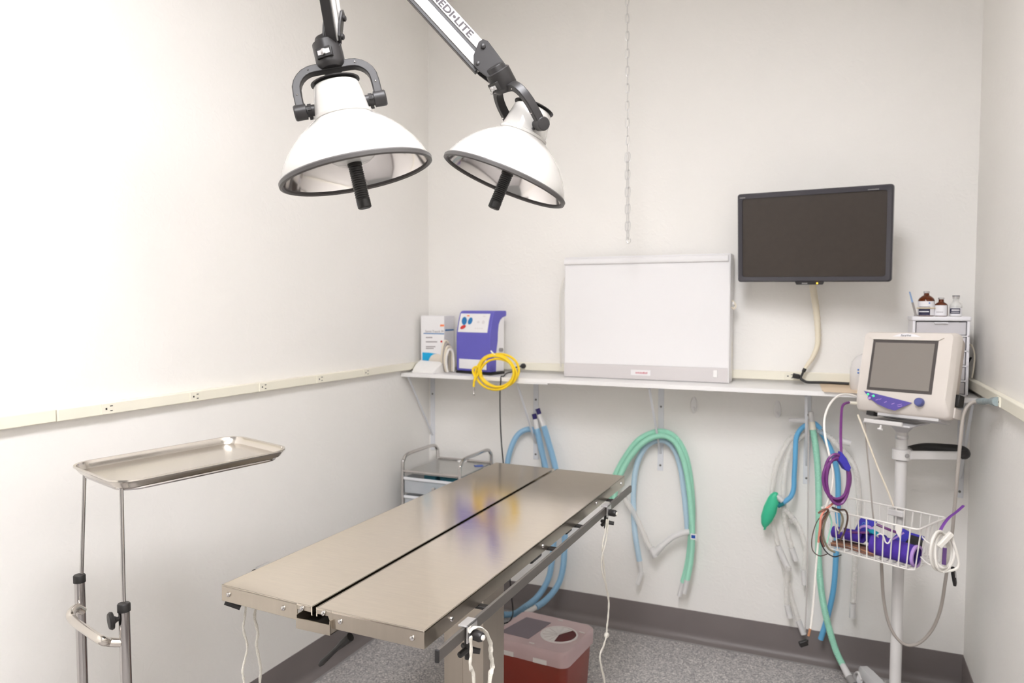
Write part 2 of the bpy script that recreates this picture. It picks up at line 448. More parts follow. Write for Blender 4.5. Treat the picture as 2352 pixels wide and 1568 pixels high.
# adhesive hooks
def whook(px, py, lab):
    c = at_y(px, py, YB - 0.006)
    t = thing('adhesive_hook', lab, 'hook', (c.x, YB, c.z - 0.042), 'white oval adhesive hooks')
    ring = lambda k, y: [V((c.x + 0.016 * k * math.cos(q), y, c.z + 0.042 * k * math.sin(q))) for q in [2 * PI * i / 24 for i in range(24)]]
    obj('base_plate', MB().loft([ring(1, YB), ring(1, YB - 0.008), ring(0.8, YB - 0.014)]), LAMI, t)
    obj('peg', MB().tube(cr([(c.x, YB - 0.012, c.z - 0.018), (c.x, YB - 0.018, c.z - 0.026), (c.x, YB - 0.026, c.z - 0.018), (c.x, YB - 0.027, c.z - 0.006)], 4), 0.005, 8), LAMI, t)
whook(1594, 930, 'white oval adhesive hook between the green hoses and the clear tubes, under the light box')
whook(1786, 940, 'white oval adhesive hook on the wall just above the green breathing bag')

# ================================================================== OPERATING TABLE
TZ = 1.0
cFL, cFM, cFR = V((-1.362, 1.345, TZ)), V((-1.067, 1.326, TZ)), V((-0.777, 1.320, TZ))
cBL, cBM, cBR = V((-1.345, 2.905, TZ)), V((-1.064, 2.893, TZ)), V((-0.766, 2.886, TZ))
LIP = 0.040
tb = thing('operating_table', 'stainless steel operating table with two flat panels and a drain gap', 'table', (-1.07, 2.14, 0))
GAP = V((0.0055, 0, 0))
def panel(a, b, c, d, notch_left):
    """a front-left, b front-right, c back-right, d back-left: folded sheet with lips"""
    z = V((0, 0, -0.006)); lp = V((0, 0, -LIP))
    o = obj('table_panel', MB().prism([a, b, c, d], z), STEEL, tb, bevel=0.0015)
    # lips: same sheet as the panel, darkened to paint in a dim reflection
    nl = 0.045   # notch width
    if notch_left: fa, fb = lerp(a, b, nl / (b - a).length), b; na, nb = a, fa
    else: fa, fb = a, lerp(a, b, 1 - nl / (b - a).length); na, nb = fb, b
    inn = V((0, 0.003, 0))
    l = MB().prism([fa, fb, fb + lp, fa + lp], inn)
    nz = V((0, 0, -0.014))
    l.prism([na, nb, nb + nz, na + nz], inn)
    k = lp * 0.62
    if notch_left: l.prism([fa, fa + lp, fa + lp, fa - V((0.012, 0, 0)) + nz], inn)
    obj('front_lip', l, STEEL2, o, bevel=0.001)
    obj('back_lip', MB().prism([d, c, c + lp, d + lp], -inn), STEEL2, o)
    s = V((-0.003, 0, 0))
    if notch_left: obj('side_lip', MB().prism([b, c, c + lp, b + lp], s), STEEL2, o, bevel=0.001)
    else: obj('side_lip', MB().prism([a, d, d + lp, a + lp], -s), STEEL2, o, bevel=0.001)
    g = lp * 0.5
    if notch_left: obj('inner_lip', MB().prism([a, d, d + g, a + g], -s), STEEL, o)
    else: obj('inner_lip', MB().prism([b, c, c + g, b + g], s), STEEL, o)
    def bolt(p, n):
        obj('bolt', MB().lathe([(0.0062, 0), (0.0062, 0.0015), (0.005, 0.004), (0.002, 0.0052)], p, n, 14), CHROME, o)
    if notch_left:
        bolt(lerp(a, b, 0.075) + V((0, 0, -0.0085)), (0, -1, 0)); bolt(lerp(a, b, 0.24) + V((0, 0, -0.019)), (0, -1, 0)); bolt(lerp(a, b, 0.9) + V((0, 0, -0.02)), (0, -1, 0))
        for t_ in (0.075, 0.43, 0.76, 0.965): bolt(lerp(b, c, t_) + V((0, 0, -0.02)), (1, 0, 0))
    else:
        bolt(lerp(a, b, 0.085) + V((0, 0, -0.02)), (0, -1, 0)); bolt(lerp(a, b, 0.70) + V((0, 0, -0.019)), (0, -1, 0)); bolt(lerp(a, b, 0.90) + V((0, 0, -0.0085)), (0, -1, 0))
panel(cFL, cFM - GAP, cBM - GAP, cBL, False)
panel(cFM + GAP, cFR, cBR, cBM + GAP, True)
# drain trough under the gap
gx = -1.063; gw = 0.047; gy0 = 1.316; gz0 = TZ - 0.052
tr = MB()
tr.box((gx - gw, gy0, gz0), (gx + gw, 2.86, gz0 + 0.002)); tr.box((gx - gw, gy0, gz0), (gx - gw + 0.002, 2.86, gz0 + 0.032)); tr.box((gx + gw - 0.002, gy0, gz0), (gx + gw, 2.86, gz0 + 0.032))
tr.box((gx - gw, gy0 - 0.0005, gz0), (gx + gw, gy0 + 0.002, gz0 + 0.024))
obj('drain_trough', tr, STEEL2, tb)
obj('trough_liner', MB().box((gx - gw + 0.003, gy0 + 0.03, gz0 + 0.003), (gx + gw - 0.003, 2.84, gz0 + 0.006)), BLACK, tb)
obj('under_frame', MB().box((-1.25, 1.62, TZ - 0.075), (-0.88, 2.68, TZ - 0.054)), DARK, tb, bevel=0.004)
# column: three folded sheets with a seam
cx0, cx1, cy0, cy1 = -1.140, -1.000, 2.065, 2.225
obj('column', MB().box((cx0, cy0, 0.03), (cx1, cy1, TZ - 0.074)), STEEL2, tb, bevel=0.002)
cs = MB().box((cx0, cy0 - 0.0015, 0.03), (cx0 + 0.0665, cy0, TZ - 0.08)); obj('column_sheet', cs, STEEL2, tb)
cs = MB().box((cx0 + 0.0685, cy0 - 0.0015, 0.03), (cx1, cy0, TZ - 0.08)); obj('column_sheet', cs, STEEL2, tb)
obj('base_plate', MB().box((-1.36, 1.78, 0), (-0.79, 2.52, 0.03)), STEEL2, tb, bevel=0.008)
# side rails on standoffs
def rail(x, sgn, ys=1.298):
    r0, r1 = V((x, ys, 0.966)), V((x + 0.008, 2.822, 0.966))
    r = obj('side_rail', MB().beam(r0, r1, 0.008, 0.026, (1, 0, 0)), RAIL, tb, bevel=0.001)
    obj('rail_end_cap', MB().beam(r0 - V((0, 0.006, 0)), r0, 0.010, 0.028, (1, 0, 0)), DARK, r, bevel=0.002)
    for y in (1.58, 2.05, 2.30, 2.66):
        obj('standoff', MB().beam((x - sgn * 0.070, y, 0.9555), (x - sgn * 0.003, y, 0.9555), 0.020, 0.008, (0, 1, 0)), BLACK, r, bevel=0.002)
    for y in (1.57, 2.58):
        obj('rail_screw', MB().lathe([(0.006, 0), (0.006, 0.0008), (0.0035, 0.001)], (x + sgn * 0.004, y, 0.966), (sgn, 0, 0), 14), CHROME, r)
rail(-0.732, 1); rail(-1.392, -1, 1.50)
# locking levers and pivots hanging under the panels
lv = MB()
P0, P1, P2 = at_y(805, 1462, 1.42), at_y(775, 1488, 1.41), at_y(735, 1526, 1.40)
lv.tube(cr([P0, P1, P2], 5), [0.015, 0.015, 0.014, 0.013, 0.011, 0.0085, 0.008, 0.0085, 0.009, 0.0095, 0.007], 10, flat=0.7)
obj('tilt_lever', lv, BLACK, tb)
obj('pivot_block', MB().box((-0.90, 1.98, TZ - 0.075), (-0.80, 2.06, TZ - 0.042)), BLACK, tb, bevel=0.004)
obj('pivot_block', MB().box((-0.87, 2.26, TZ - 0.066), (-0.79, 2.31, TZ - 0.042)), BLACK, tb, bevel=0.004)
obj('latch_foot', MB().tube([at_z(519, 1378, TZ - 0.042), at_z(519, 1378, TZ - 0.042) + V((0.03, 0.02, -0.016))], 0.012, 8), BLACK, tb)

# tie-down clamps on the rail with cords
def clamp(x, y, lab, sgn=1):
    t = thing('tie_clamp', lab, 'clamp', (x, y, 0.90), 'tie-down clamps on the table rails')
    s = MB()
    s.box((x - 0.012, y - 0.024, 0.980), (x + 0.012, y + 0.024, 0.984)); s.box((min(x + sgn * 0.0085, x + sgn * 0.012), y - 0.024, 0.945), (max(x + sgn * 0.0085, x + sgn * 0.012), y + 0.024, 0.984))
    obj('saddle', s, ALU, t, bevel=0.001)
    obj('roller', MB().lathe([(0.010, 0), (0.012, 0.004), (0.012, 0.022), (0.009, 0.028)], (x + sgn * 0.012, y, 0.958), (sgn, -0.25, 0), 16), DARK, t)
    obj('roller_cap', MB().lathe([(0.006, 0), (0.006, 0.003), (0.003, 0.004)], (x + sgn * 0.040, y - 0.007, 0.958), (sgn, -0.25, 0), 12), CABW, t)
    k = MB(); c = V((x, y, 0.922))
    k.cyl(c + V((0, 0, 0.024)), c - V((0, 0, 0.022)), 0.008, 0.007, 10)
    for q in (0.3, 0.3 + 2 * PI / 3, 0.3 + 4 * PI / 3):
        k.cyl(c, c + V((0.028 * math.cos(q), 0.028 * math.sin(q), -0.004)), 0.008, 0.0065, 8)
    obj('wing_knob', k, BLACK, t)
    return t
clA = clamp(-0.732, 1.432, 'black-knobbed tie clamp on the rail beside the table column, cord looped over it')
clB = clamp(-0.727, 2.492, 'black-knobbed tie clamp on the table rail over the sharps bin, twisted cord below')
clC = clamp(-1.392, 1.53, 'black tie clamp under the table edge facing the instrument tray', -1)
def cord(name, pts, lab, r=0.0045, par=None):
    p = cr(pts, 7)
    rr_ = [r * (0.92 + 0.16 * math.sin(i * 1.3)) for i in range(len(p))]
    o = obj(name, MB().tube(p, rr_, 8, flat=0.45), CORDW, par); o['label'] = lab
    return o
cd1 = [at_x(1076, 1452, -0.722), at_x(1092, 1440, -0.712), at_x(1112, 1447, -0.706), at_x(1126, 1475, -0.706), at_x(1127, 1502, -0.706), at_x(1131, 1530, -0.706), at_x(1125, 1560, -0.706)]
cd1 += [cd1[-1] + V((0, -0.012, -0.12)), cd1[-1] + V((0, 0.0, -0.30))]
cord('tie_cord', cd1, 'white flat cord looping over the clamp beside the table column', 0.0062, clA)
cd2 = [at_x(1081, 1462, -0.708), at_x(1082, 1500, -0.708), at_x(1080, 1530, -0.708), at_x(1088, 1560, -0.708)]
cd2 += [cd2[-1] + V((0, 0.0, -0.15)), cd2[-1] + V((0, 0.015, -0.33))]
cord('tie_cord', cd2, 'white flat cord hanging straight down in front of the table column', 0.0062, clA)
far = [(1394, 1192), (1390, 1222), (1384, 1250), (1385, 1282), (1388, 1312), (1392, 1345), (1398, 1378), (1397, 1412), (1394, 1440), (1393, 1458), (1386, 1484), (1378, 1505), (1382, 1535), (1388, 1562)]
fp = [at_x(x, y, -0.706) for x, y in far]; fp += [fp[-1] + V((0, 0.01, -0.08)), fp[-1] + V((0, 0, -0.2))]
cf = cord('tie_cord', fp, 'long twisted knotted white cord hanging beside the sharps bin', 0.0066, clB)
kp = at_x(1393, 1458, -0.706)
obj('knot', MB().ball(kp, 0.011, 12, (0.8, 1, 0.9)), CORDW, cf)
fp2 = [at_x(x + d, y, -0.7) for (x, y), d in zip(far[:6], (3, 5, 6, -3, -5, 0))]
cord('tie_cord', fp2, 'second strand of twisted cord beneath the clamp over the sharps bin', 0.005, clB)
l1 = [at_x(x, y, -1.335) for x, y in ((566, 1384), (562, 1418), (559, 1445), (568, 1482), (563, 1512), (557, 1540), (561, 1568))]
l1 += [l1[-1] + V((0, 0.01, -0.1)), l1[-1] + V((0, 0, -0.22))]
cord('tie_cord', l1, 'thin white cord under the table corner next to the instrument tray', 0.0042, clC)
l2 = [at_x(x, y, -1.325) for x, y in ((589, 1390), (585, 1418), (592, 1452), (589, 1480), (595, 1512), (599, 1540), (597, 1568))]
l2 += [l2[-1] + V((0, 0.0, -0.1)), l2[-1] + V((0, 0.01, -0.22))]
cord('tie_cord', l2, 'white braided cord hanging under the table edge close to the drain trough', 0.0052, clC)

# ================================================================== INSTRUMENT (MAYO) STAND
ty = math.radians(-15.3)
TM = Matrix.Translation(V((-1.681, 1.532, 1.2555))) @ Matrix.Rotation(ty, 4, 'Z') @ Matrix.Rotation(math.radians(1.4), 4, 'X') @ Matrix.Rotation(math.radians(0.9), 4, 'Y')
ms = thing('instrument_stand', 'chrome instrument stand with two posts carrying a steel tray', 'stand', (-1.68, 1.4, 0))
trw, trl = 0.315, 0.50
def tring(w_, l_, r, z): return [V((x, y, z)) for x, y in rrect(w_, l_, r, 8)]
tray = MB(TM)
tray.loft([tring(trw - 0.03, trl - 0.03, 0.045, -0.019), tring(trw - 0.016, trl - 0.016, 0.052, -0.008), tring(trw - 0.012, trl - 0.012, 0.054, 0.0), tring(trw, trl, 0.06, 0.001), tring(trw + 0.001, trl + 0.001, 0.06, -0.003),
           tring(trw - 0.006, trl - 0.006, 0.056, -0.005), tring(trw - 0.013, trl - 0.013, 0.052, -0.0095), tring(trw - 0.029, trl - 0.029, 0.045, -0.021)], cap=False)
n8 = 36
tray.add(tring(trw - 0.03, trl - 0.03, 0.045, -0.019), [tuple(range(n8))])
tray.add(tring(trw - 0.029, trl - 0.029, 0.045, -0.021), [tuple(range(n8 - 1, -1, -1))])
tag(obj('instrument_tray', tray, TRAYM, ang=50), 'shallow stainless steel tray with rounded corners on a two-post stand', 'tray')
obj('tray_frame', MB(TM).tube([V((x, y, -0.0275)) for x, y in rrect(trw - 0.05, trl - 0.05, 0.05, 8)], 0.005, 8, closed=True), TUBECH, ms)
rt = [TM @ V((-0.135, -0.212, -0.026)), TM @ V((0.112, -0.222, -0.026))]
cpx = [(182.5, 1328), (284.5, 1394)]
def depth_of(p): return -(RM.transposed() @ (p - CAM)).z
for i in range(2):
    d = depth_of(rt[i]); c = at_d(*cpx[i], d)
    obj('post_rod', MB().cyl(rt[i], c - V((0, 0, 0.1)), 0.0049, n=12), TUBECH, ms)
    bot = V((c.x + (0.012 if i else 0.008), c.y, 0.05))
    obj('post_collar', MB().lathe([(0.0125, -0.011), (0.0155, -0.010), (0.0155, 0.008), (0.0135, 0.0105), (0.006, 0.0105)], c, (c - bot).normalized(), 20), BLACK, ms)
    obj('post_tube', MB().cyl(c - V((0, 0, 0.01)), bot, 0.0132, n=20), TUBECH, ms)
    if i == 0: cA, bA = c, bot
    else: cB, bB = c, bot
# bow handle between the posts
dA, dB = depth_of(cA), depth_of(cB)
hp = [at_d(190, 1403, dA), at_d(176, 1396, dA - 0.02), at_d(163, 1408, dA - 0.055), at_d(168, 1424, dA - 0.075), at_d(200, 1448, (dA + dB) / 2 - 0.06), at_d(232, 1469, dB - 0.03), at_d(250, 1474, dB - 0.012), at_d(279, 1475, dB)]
obj('push_handle', MB().tube(cr(hp, 6), 0.0112, 14), TRAYM, ms)
kx = at_d(262, 1422, dB)
obj('lock_knob', MB().lathe([(0.003, 0), (0.006, 0.012), (0.010, 0.018), (0.021, 0.021), (0.0225, 0.026), (0.019, 0.031), (0.006, 0.033)], at_d(281, 1418, dB), cdir(-0.75, -0.08, 0.65), 24), BLACK, ms)
base = MB()
for s in (bA, bB): base.cyl((s.x, s.y, 0.06), (s.x, s.y, 0.04), 0.017)
base.beam((bA.x - 0.03, bA.y, 0.05), (bB.x + 0.03, bB.y, 0.05), 0.04, 0.025, (0, 1, 0))
obj('base_bar', base, TUBECH, ms, bevel=0.004)
for s in (bA, bB):
    obj('foot_leg', MB().tube([(s.x, s.y, 0.05), (s.x + 0.05, s.y + 0.42, 0.05)], 0.013, 12), TUBECH, ms)
    for q in (V((s.x, s.y, 0)), V((s.x + 0.05, s.y + 0.42, 0))):
        obj('caster', MB().lathe([(0.006, -0.01), (0.022, -0.009), (0.0225, 0), (0.022, 0.009), (0.006, 0.01)], (q.x, q.y, 0.0225), (1, 0, 0), 18), BLACK, ms)

# ================================================================== SURGICAL LAMPS
def lamp(C, ax, piv, yup, coll_len, arm_from, arm_to, arm_side, lab, letter, H=0.086):
    C = V(C); up = -V(ax).normalized(); p = V(piv); p = (p - up * p.dot(up)).normalized(); q = up.cross(p)
    R0 = 0.16
    t = thing('exam_lamp', lab, 'lamp', C + up * 0.1, 'surgical lamps on one ceiling mount')
    # shade
    prof = [(R0, 0.0), (0.1575, 0.011), (0.151, 0.027), (0.139, 0.048), (0.122, 0.070), (0.101, 0.091), (0.080, 0.107), (0.062, 0.118), (0.060, 0.120)]
    inn = [(r - 0.003, h_ - (0.002 if i else 0)) for i, (r, h_) in enumerate(prof)]
    s = MB().lathe(prof + [(0.057, 0.120)], C, up, 56, cap0=False, cap1=False); sd = obj('lamp_shade', s, ENAM, t, ang=60)
    obj('reflector', MB().lathe(inn[::-1] , C, up, 56, cap0=True, cap1=False), REFL, t, ang=60)
    obj('rim_gasket', MB().lathe([(R0 - 0.005, 0.003), (R0 - 0.006, -0.003), (R0 - 0.002, -0.006), (R0 + 0.003, -0.004), (R0 + 0.0035, 0.003), (R0 + 0.001, 0.006), (R0 - 0.003, 0.006)], C, up, 56, cap0=False, cap1=False), RIMG, t)
    # neck
    nk = [(0.060, 0.117), (0.0628, 0.120), (0.0628, 0.126), (0.059, 0.128), (0.0578, 0.135), (0.053, 0.165), (0.0485, 0.188), (0.046, 0.191), (0.02, 0.1915)]
    obj('lamp_neck', MB().lathe(nk, C, up, 40), ENAM, t, ang=35)
    obj('vent_cap', MB().lathe([(0.030, 0.1945), (0.0515, 0.1955), (0.052, 0.1975), (0.046, 0.1995), (0.02, 0.201)], C, up, 36), DARK, t)
    # bulb housing + sterile handle
    obj('bulb_guard', MB().lathe([(0.046, 0.075), (0.048, 0.045), (0.046, 0.031), (0.036, 0.024), (0.015, 0.022)], C, up, 32), GLASS, t)
    hp_ = [(0.0155, 0.036), (0.0155, 0.016), (0.0138, 0.015)]
    h_ = 0.013
    for k in range(15):
        hp_ += [(0.0138, h_), (0.0152, h_ - 0.0016), (0.0138, h_ - 0.0042)]; h_ -= 0.0047
    hp_ += [(0.0150, h_), (0.0148, h_ - 0.016), (0.012, h_ - 0.018)]
    obj('grip_handle', MB().lathe(hp_, C, up, 20), BLACK, t, ang=30)
    # yoke
    yu = V(yup); yu = (yu - p * yu.dot(p)).normalized(); yq = yu.cross(p)
    pc = C + up * 0.147; hw = 0.083
    pts = []
    for sx in (-1, 1):
        a = [pc + p * (sx * hw) - yu * 0.005, pc + p * (sx * hw) + yu * 0.035]
        for k in range(1, 7):
            g = PI / 2 * k / 6
            a.append(pc + p * (sx * (hw - 0.045 + 0.045 * math.cos(g))) + yu * (0.042 + (H - 0.042) * math.sin(g)))
        pts.append(a)
    path = pts[0] + pts[1][::-1]
    yk = MB(); rings = []
    N = len(path)
    for i in range(N):
        tt = (path[min(i + 1, N - 1)] - path[max(i - 1, 0)]).normalized(); sd_ = yq; o_ = tt.cross(sd_).normalized()
        rings.append([path[i] + sd_ * a * 0.0105 + o_ * b * 0.0088 for a, b in ((-1, -1), (1, -1), (1, 1), (-1, 1))])
    yk.loft(rings)
    y = obj('yoke', yk, DARK, t, bevel=0.002)
    for sx in (-1, 1):
        e = pc + p * (sx * hw)
        obj('pivot_knob', MB().lathe([(0.012, -0.030), (0.012, -0.012), (0.0165, -0.011), (0.0165, 0.012), (0.0145, 0.0145), (0.006, 0.015)], e, p * sx, 20), DARK, t, ang=30)
        k = MB()
        for g in range(3):
            a0 = g * 2 * PI / 3 + 0.4
            k.beam(e - p * sx * 0.018, e - p * sx * 0.018 + (yu * math.cos(a0) + yq * math.sin(a0)) * 0.018, 0.008, 0.006, p)
        obj('pivot_wing', k, DARK, t)
        for g in (path[1] if sx < 0 else path[-2], path[6] if sx < 0 else path[-7]):
            for sd_ in (1, -1): obj('yoke_pin', MB().ball(g + yq * 0.0105 * sd_, 0.0022, 8), CHROME, y)
    # collar
    k0 = pc + yu * (H - 0.006); k1 = k0 + yu * coll_len
    cl = obj('swivel_collar', MB().lathe([(0.024, 0), (0.029, 0.006), (0.0305, 0.010), (0.0305, coll_len), (0.028, coll_len + 0.002)], k0, yu, 28), DARK, t, ang=30)
    # knuckle + arm: parallelogram of two white channels with dark edges
    A0, A1 = V(arm_from), V(arm_to); u = (A1 - A0).normalized(); sd_ = V(arm_side); sd_ = (sd_ - u * sd_.dot(u)).normalized()
    nn = sd_.cross(u)
    if nn.z < 0: nn = -nn
    th = 0.026
    for lo, hi, m_, nm, wd in ((0.009, 0.033, ARMW, 'upper_channel', th), (0.0005, 0.009, DARK, 'upper_edge', th * 0.8), (-0.0245, 0.0005, ARMW, 'lower_channel', th), (-0.033, -0.0245, DARK, 'lower_edge', th * 0.8)):
        mid = nn * ((lo + hi) / 2)
        obj(nm, MB().beam(A0 + mid, A1 + mid, wd, hi - lo, sd_), m_, t, bevel=0.0012)
    fk = MB(); base_c = k1 - yu * 0.012
    for s_ in (-1, 1):
        o_ = sd_ * (s_ * (th / 2 + 0.0035)) - sd_ * 0.0025
        poly = [base_c + nn * 0.024, base_c - nn * 0.026, A0 - nn * 0.026 - u * 0.004, A0 - nn * 0.026 + u * 0.012, A0 - nn * 0.010 + u * 0.030, A0 + nn * 0.022 + u * 0.046, A0 + nn * 0.034 + u * 0.044, A0 + nn * 0.040 + u * 0.032]
        fk.prism([v_ + o_ for v_ in poly], sd_ * 0.005)
    fk.lathe([(0.026, 0), (0.022, 0.016), (0.01, 0.018)], k1 - yu * 0.002, yu, 24)
    fo = obj('fork', fk, DARK, t, bevel=0.001)
    for s_ in (-1, 1):
        for g in (A0 + u * 0.030 + nn * 0.022, A0 - nn * 0.016 + u * 0.006):
            obj('fork_bolt', MB().lathe([(0.0065, 0), (0.0065, 0.004), (0.004, 0.006)], g + sd_ * s_ * (th / 2 + 0.006), sd_ * s_, 14), DARK, fo)
    # toggle switch
    sw = k0 + yu * (coll_len * 0.45); o2 = letter['switch_dir']; o2 = (o2 - yu * o2.dot(yu)).normalized()
    sb = obj('switch_box', MB().beam(sw + o2 * 0.018, sw + o2 * 0.034, 0.034, 0.022, yu.cross(o2)), BLACK, t, bevel=0.001)
    obj('switch_plate', MB().beam(sw + o2 * 0.034, sw + o2 * 0.0348, 0.026, 0.010, yu.cross(o2)), ALU, sb)
    obj('switch_nut', MB().lathe([(0.006, 0), (0.006, 0.003), (0.004, 0.004)], sw + o2 * 0.0348, o2, 10), ALU, sb)
    obj('toggle', MB().cyl(sw + o2 * 0.036, sw + o2 * 0.046 - yu * 0.009, 0.0018, 0.003, 10), CHROME, sb)
    if letter.get('text'):
        f = sd_ if sd_.dot(CAM - A0) > 0 else -sd_
        xd = -u; org = A0 + u * 0.070 + nn * 0.0128 + f * (th / 2 + 0.0010)
        text('lettering', letter['text'], 0.0238, TEXTD, t, org, xd, nn, 0.0005, 'RIGHT', sx=1.32, bold=0.0004)
    return t

A0R = at_d(1114, 148, 1.83); uR = cdir(-0.676, 0.737, 0.0); A1R = A0R + uR * 0.64
A0L = at_d(769, 84, 1.585); uL = cdir(0.0, 0.72, 0.69); A1L = A0L + uL * 0.60
lampL = lamp((-0.941, 1.325, 1.962), (0.209, 0.084, -0.974), (0.817, 0.533, 0.221), cdir(-0.10, 0.99, -0.10), 0.058, A0L, A1L, cdir(1, 0, 0.05),
     'white dome surgical lamp with a full dark yoke, above the front end of the table', {'switch_dir': cdir(-0.1, -0.1, 1)})
lampR = lamp((-0.771, 1.714, 1.996), (-0.335, -0.167, -0.927), cdir(0.45, -0.10, 0.88), cdir(-0.53, 0.83, 0.365), 0.050, A0R, A1R, cdir(0, 0, 1),
     'white dome surgical lamp whose white arm is lettered in dark capitals', {'switch_dir': cdir(-0.75, -0.5, 0.45), 'text': 'MEDI\u2022LITE'}, 0.105)
MX, MY = -1.02, 1.20
lm = thing('lamp_ceiling_mount', 'white ceiling post that carries the arms of both surgical lamps', 'lamp mount', (MX, MY, ZC))
obj('ceiling_plate', MB().lathe([(0.09, -0.03), (0.1, -0.02), (0.1, 0.0)], (MX, MY, ZC), (0, 0, 1), 32), ARMW, lm)
obj('drop_post', MB().cyl((MX, MY, ZC - 0.02), (MX, MY, min(A1L.z, A1R.z) - 0.05), 0.022, n=20), ARMW, lm)
for t_, e in ((lampL, A1L), (lampR, A1R)):
    obj('arm_collar', MB().lathe([(0.03, -0.03), (0.04, -0.028), (0.04, 0.028), (0.03, 0.03)], (MX, MY, e.z + 0.03), (0, 0, 1), 24), DARK, lm)
    obj('elbow', MB().lathe([(0.02, -0.055), (0.034, -0.05), (0.034, 0.05), (0.02, 0.055)], (e.x, e.y, e.z + 0.01), (0, 0, 1), 24), DARK, t_)
    d_ = (V((MX, MY, 0)) - V((e.x, e.y, 0))).normalized()
    obj('extension_arm', MB().beam(V((e.x, e.y, e.z + 0.03)) + d_ * 0.02, V((MX, MY, e.z + 0.03)) - d_ * 0.03, 0.04, 0.05, (0, 0, 1)), ARMW, t_, bevel=0.004)

# ================================================================== CHAIN
cy_ = 3.30
top = at_y(1439, 0, cy_); bot = at_y(1442, 548, cy_)
ch = thing('hanging_chain', 'thin galvanised chain hanging from the ceiling above the light box', 'chain', (top.x, cy_, bot.z - 0.03))
def link_mesh(rot):
    mb = MB(); pts = []
    for k in range(14):
        q = 2 * PI * k / 14
        x = 0.0072 * math.cos(q); z = 0.0225 * (1 if math.sin(q) > 0 else -1) * abs(math.sin(q)) ** 0.6
        pts.append((x * math.cos(rot), x * math.sin(rot), z))
    return mb.tube(pts, 0.0021, 6, closed=True)
L0 = []
for rot in (0.35, 0.35 + PI / 2):
    o = obj('link', link_mesh(rot), GALV, ch); L0.append(o)
z = ZC - 0.022; i = 0; used = 0
while z > bot.z:
    frac = (ZC - z) / (ZC - bot.z)
    x = top.x + (bot.x - top.x) * frac
    places = [(x, cy_)]
    if z < at_y(1440, 345, cy_).z: places = [(x - 0.005, cy_ + 0.004), (x + 0.006, cy_ - 0.006)]
    for pl in places:
        b = L0[i % 2]
        o = b if used < 2 and i == used else b.copy()
        if o is not b: col.objects.link(o); o.parent = ch
        else: used += 1
        o.location = V((pl[0], pl[1], z - 0.024)) - ORG[ch.name]
    z -= 0.0385; i += 1
bx = V((bot.x, cy_, bot.z))
obj('hook', MB().tube(cr([bx + V((0, 0, 0.03)), bx + V((0.006, 0, 0.012)), bx + V((-0.006, 0, -0.004)), bx + V((0.0, 0, -0.02)), bx + V((0.011, 0, -0.016)), bx + V((0.013, 0, 0.0))], 5), 0.0026, 7), GALV, ch)

# ================================================================== X-RAY LIGHT BOX
lx0, lx1, ly0, ly1, lz0, lz1 = -1.272, -0.452, 3.575, 3.690, SZ + 0.001, 1.930
lb = thing('light_box', 'large white x-ray viewing light box standing on the shelf', 'light box', ((lx0 + lx1) / 2, (ly0 + ly1) / 2, lz0))
obj('casing', MB().box((lx0, ly0, lz0), (lx1, ly1, lz1)), LBOXW, lb, bevel=0.004)
obj('viewing_panel', MB().box((lx0 + 0.006, ly0 - 0.002, lz0 + 0.072), (lx1 - 0.006, ly0 + 0.001, lz1 - 0.035)), LBOX, lb, bevel=0.0005)
obj('film_clip', MB().prism([V((lx0 + 0.002, ly0, lz1 - 0.006)), V((lx0 + 0.002, ly0 - 0.014, lz1 - 0.012)), V((lx0 + 0.002, ly0 - 0.016, lz1 - 0.026)), V((lx0 + 0.002, ly0 - 0.012, lz1 - 0.037)), V((lx0 + 0.002, ly0, lz1 - 0.037))], V((lx1 - lx0 - 0.012, 0, 0))), LBOXW, lb, bevel=0.001)
strip = obj('lower_strip', MB().box((lx0 + 0.001, ly0 - 0.0025, lz0 + 0.004), (lx1 - 0.006, ly0 + 0.001, lz0 + 0.070)), LBOXG, lb, bevel=0.0005)
bp = at_y(1449, 852, ly0 - 0.003)
bd = obj('brand_plate', MB().box((bp.x, ly0 - 0.004, lz0 + 0.022), (bp.x + 0.098, ly0 - 0.002, lz0 + 0.049)), LBOXW, strip)
m_ = MB(); xx = bp.x + 0.024
for wch in (0.006, 0.005, 0.006, 0.004, 0.006, 0.005, 0.009, 0.006, 0.006):
    m_.box((xx, ly0 - 0.0045, lz0 + 0.030 + random.uniform(0, 0.001)), (xx + wch - 0.0012, ly0 - 0.0039, lz0 + 0.039 + random.uniform(-0.001, 0.001))); xx += wch + 0.0008
obj('brand_print', m_, PINKP, bd, smooth=False)
spx = at_y(1643, 858, ly0).x
rk = obj('rocker_switch', MB().box((spx - 0.010, ly0 - 0.006, lz0 + 0.026), (spx + 0.010, ly0 - 0.002, lz0 + 0.062)), LAMI, strip, bevel=0.002)
# cord looped on its right flank and cord bulging at its left
rc = [at_y(1681, 690, 3.62), at_y(1686, 694, 3.62), at_y(1690, 702, 3.61), at_y(1686, 709, 3.61), at_y(1680, 706, 3.63), at_y(1679, 720, 3.65), at_y(1680, 790, 3.66), at_y(1679, 850, 3.66)]
obj('flank_cord', MB().tube(cr(rc, 5), 0.004, 7), CABC, lb)
obj('cord_wrap', MB().lathe([(0.004, 0), (0.011, 0.003), (0.011, 0.009), (0.004, 0.012)], at_y(1683, 697, 3.625), (1, -0.3, 0), 14), LAMI, lb)
lc = [at_y(1297, 636, 3.66), at_y(1290, 655, 3.66), at_y(1286, 690, 3.66), at_y(1287, 760, 3.67), at_y(1288, 842, 3.68)]
obj('supply_cord', MB().tube(cr(lc, 5), 0.0028, 7), CABW, lb)

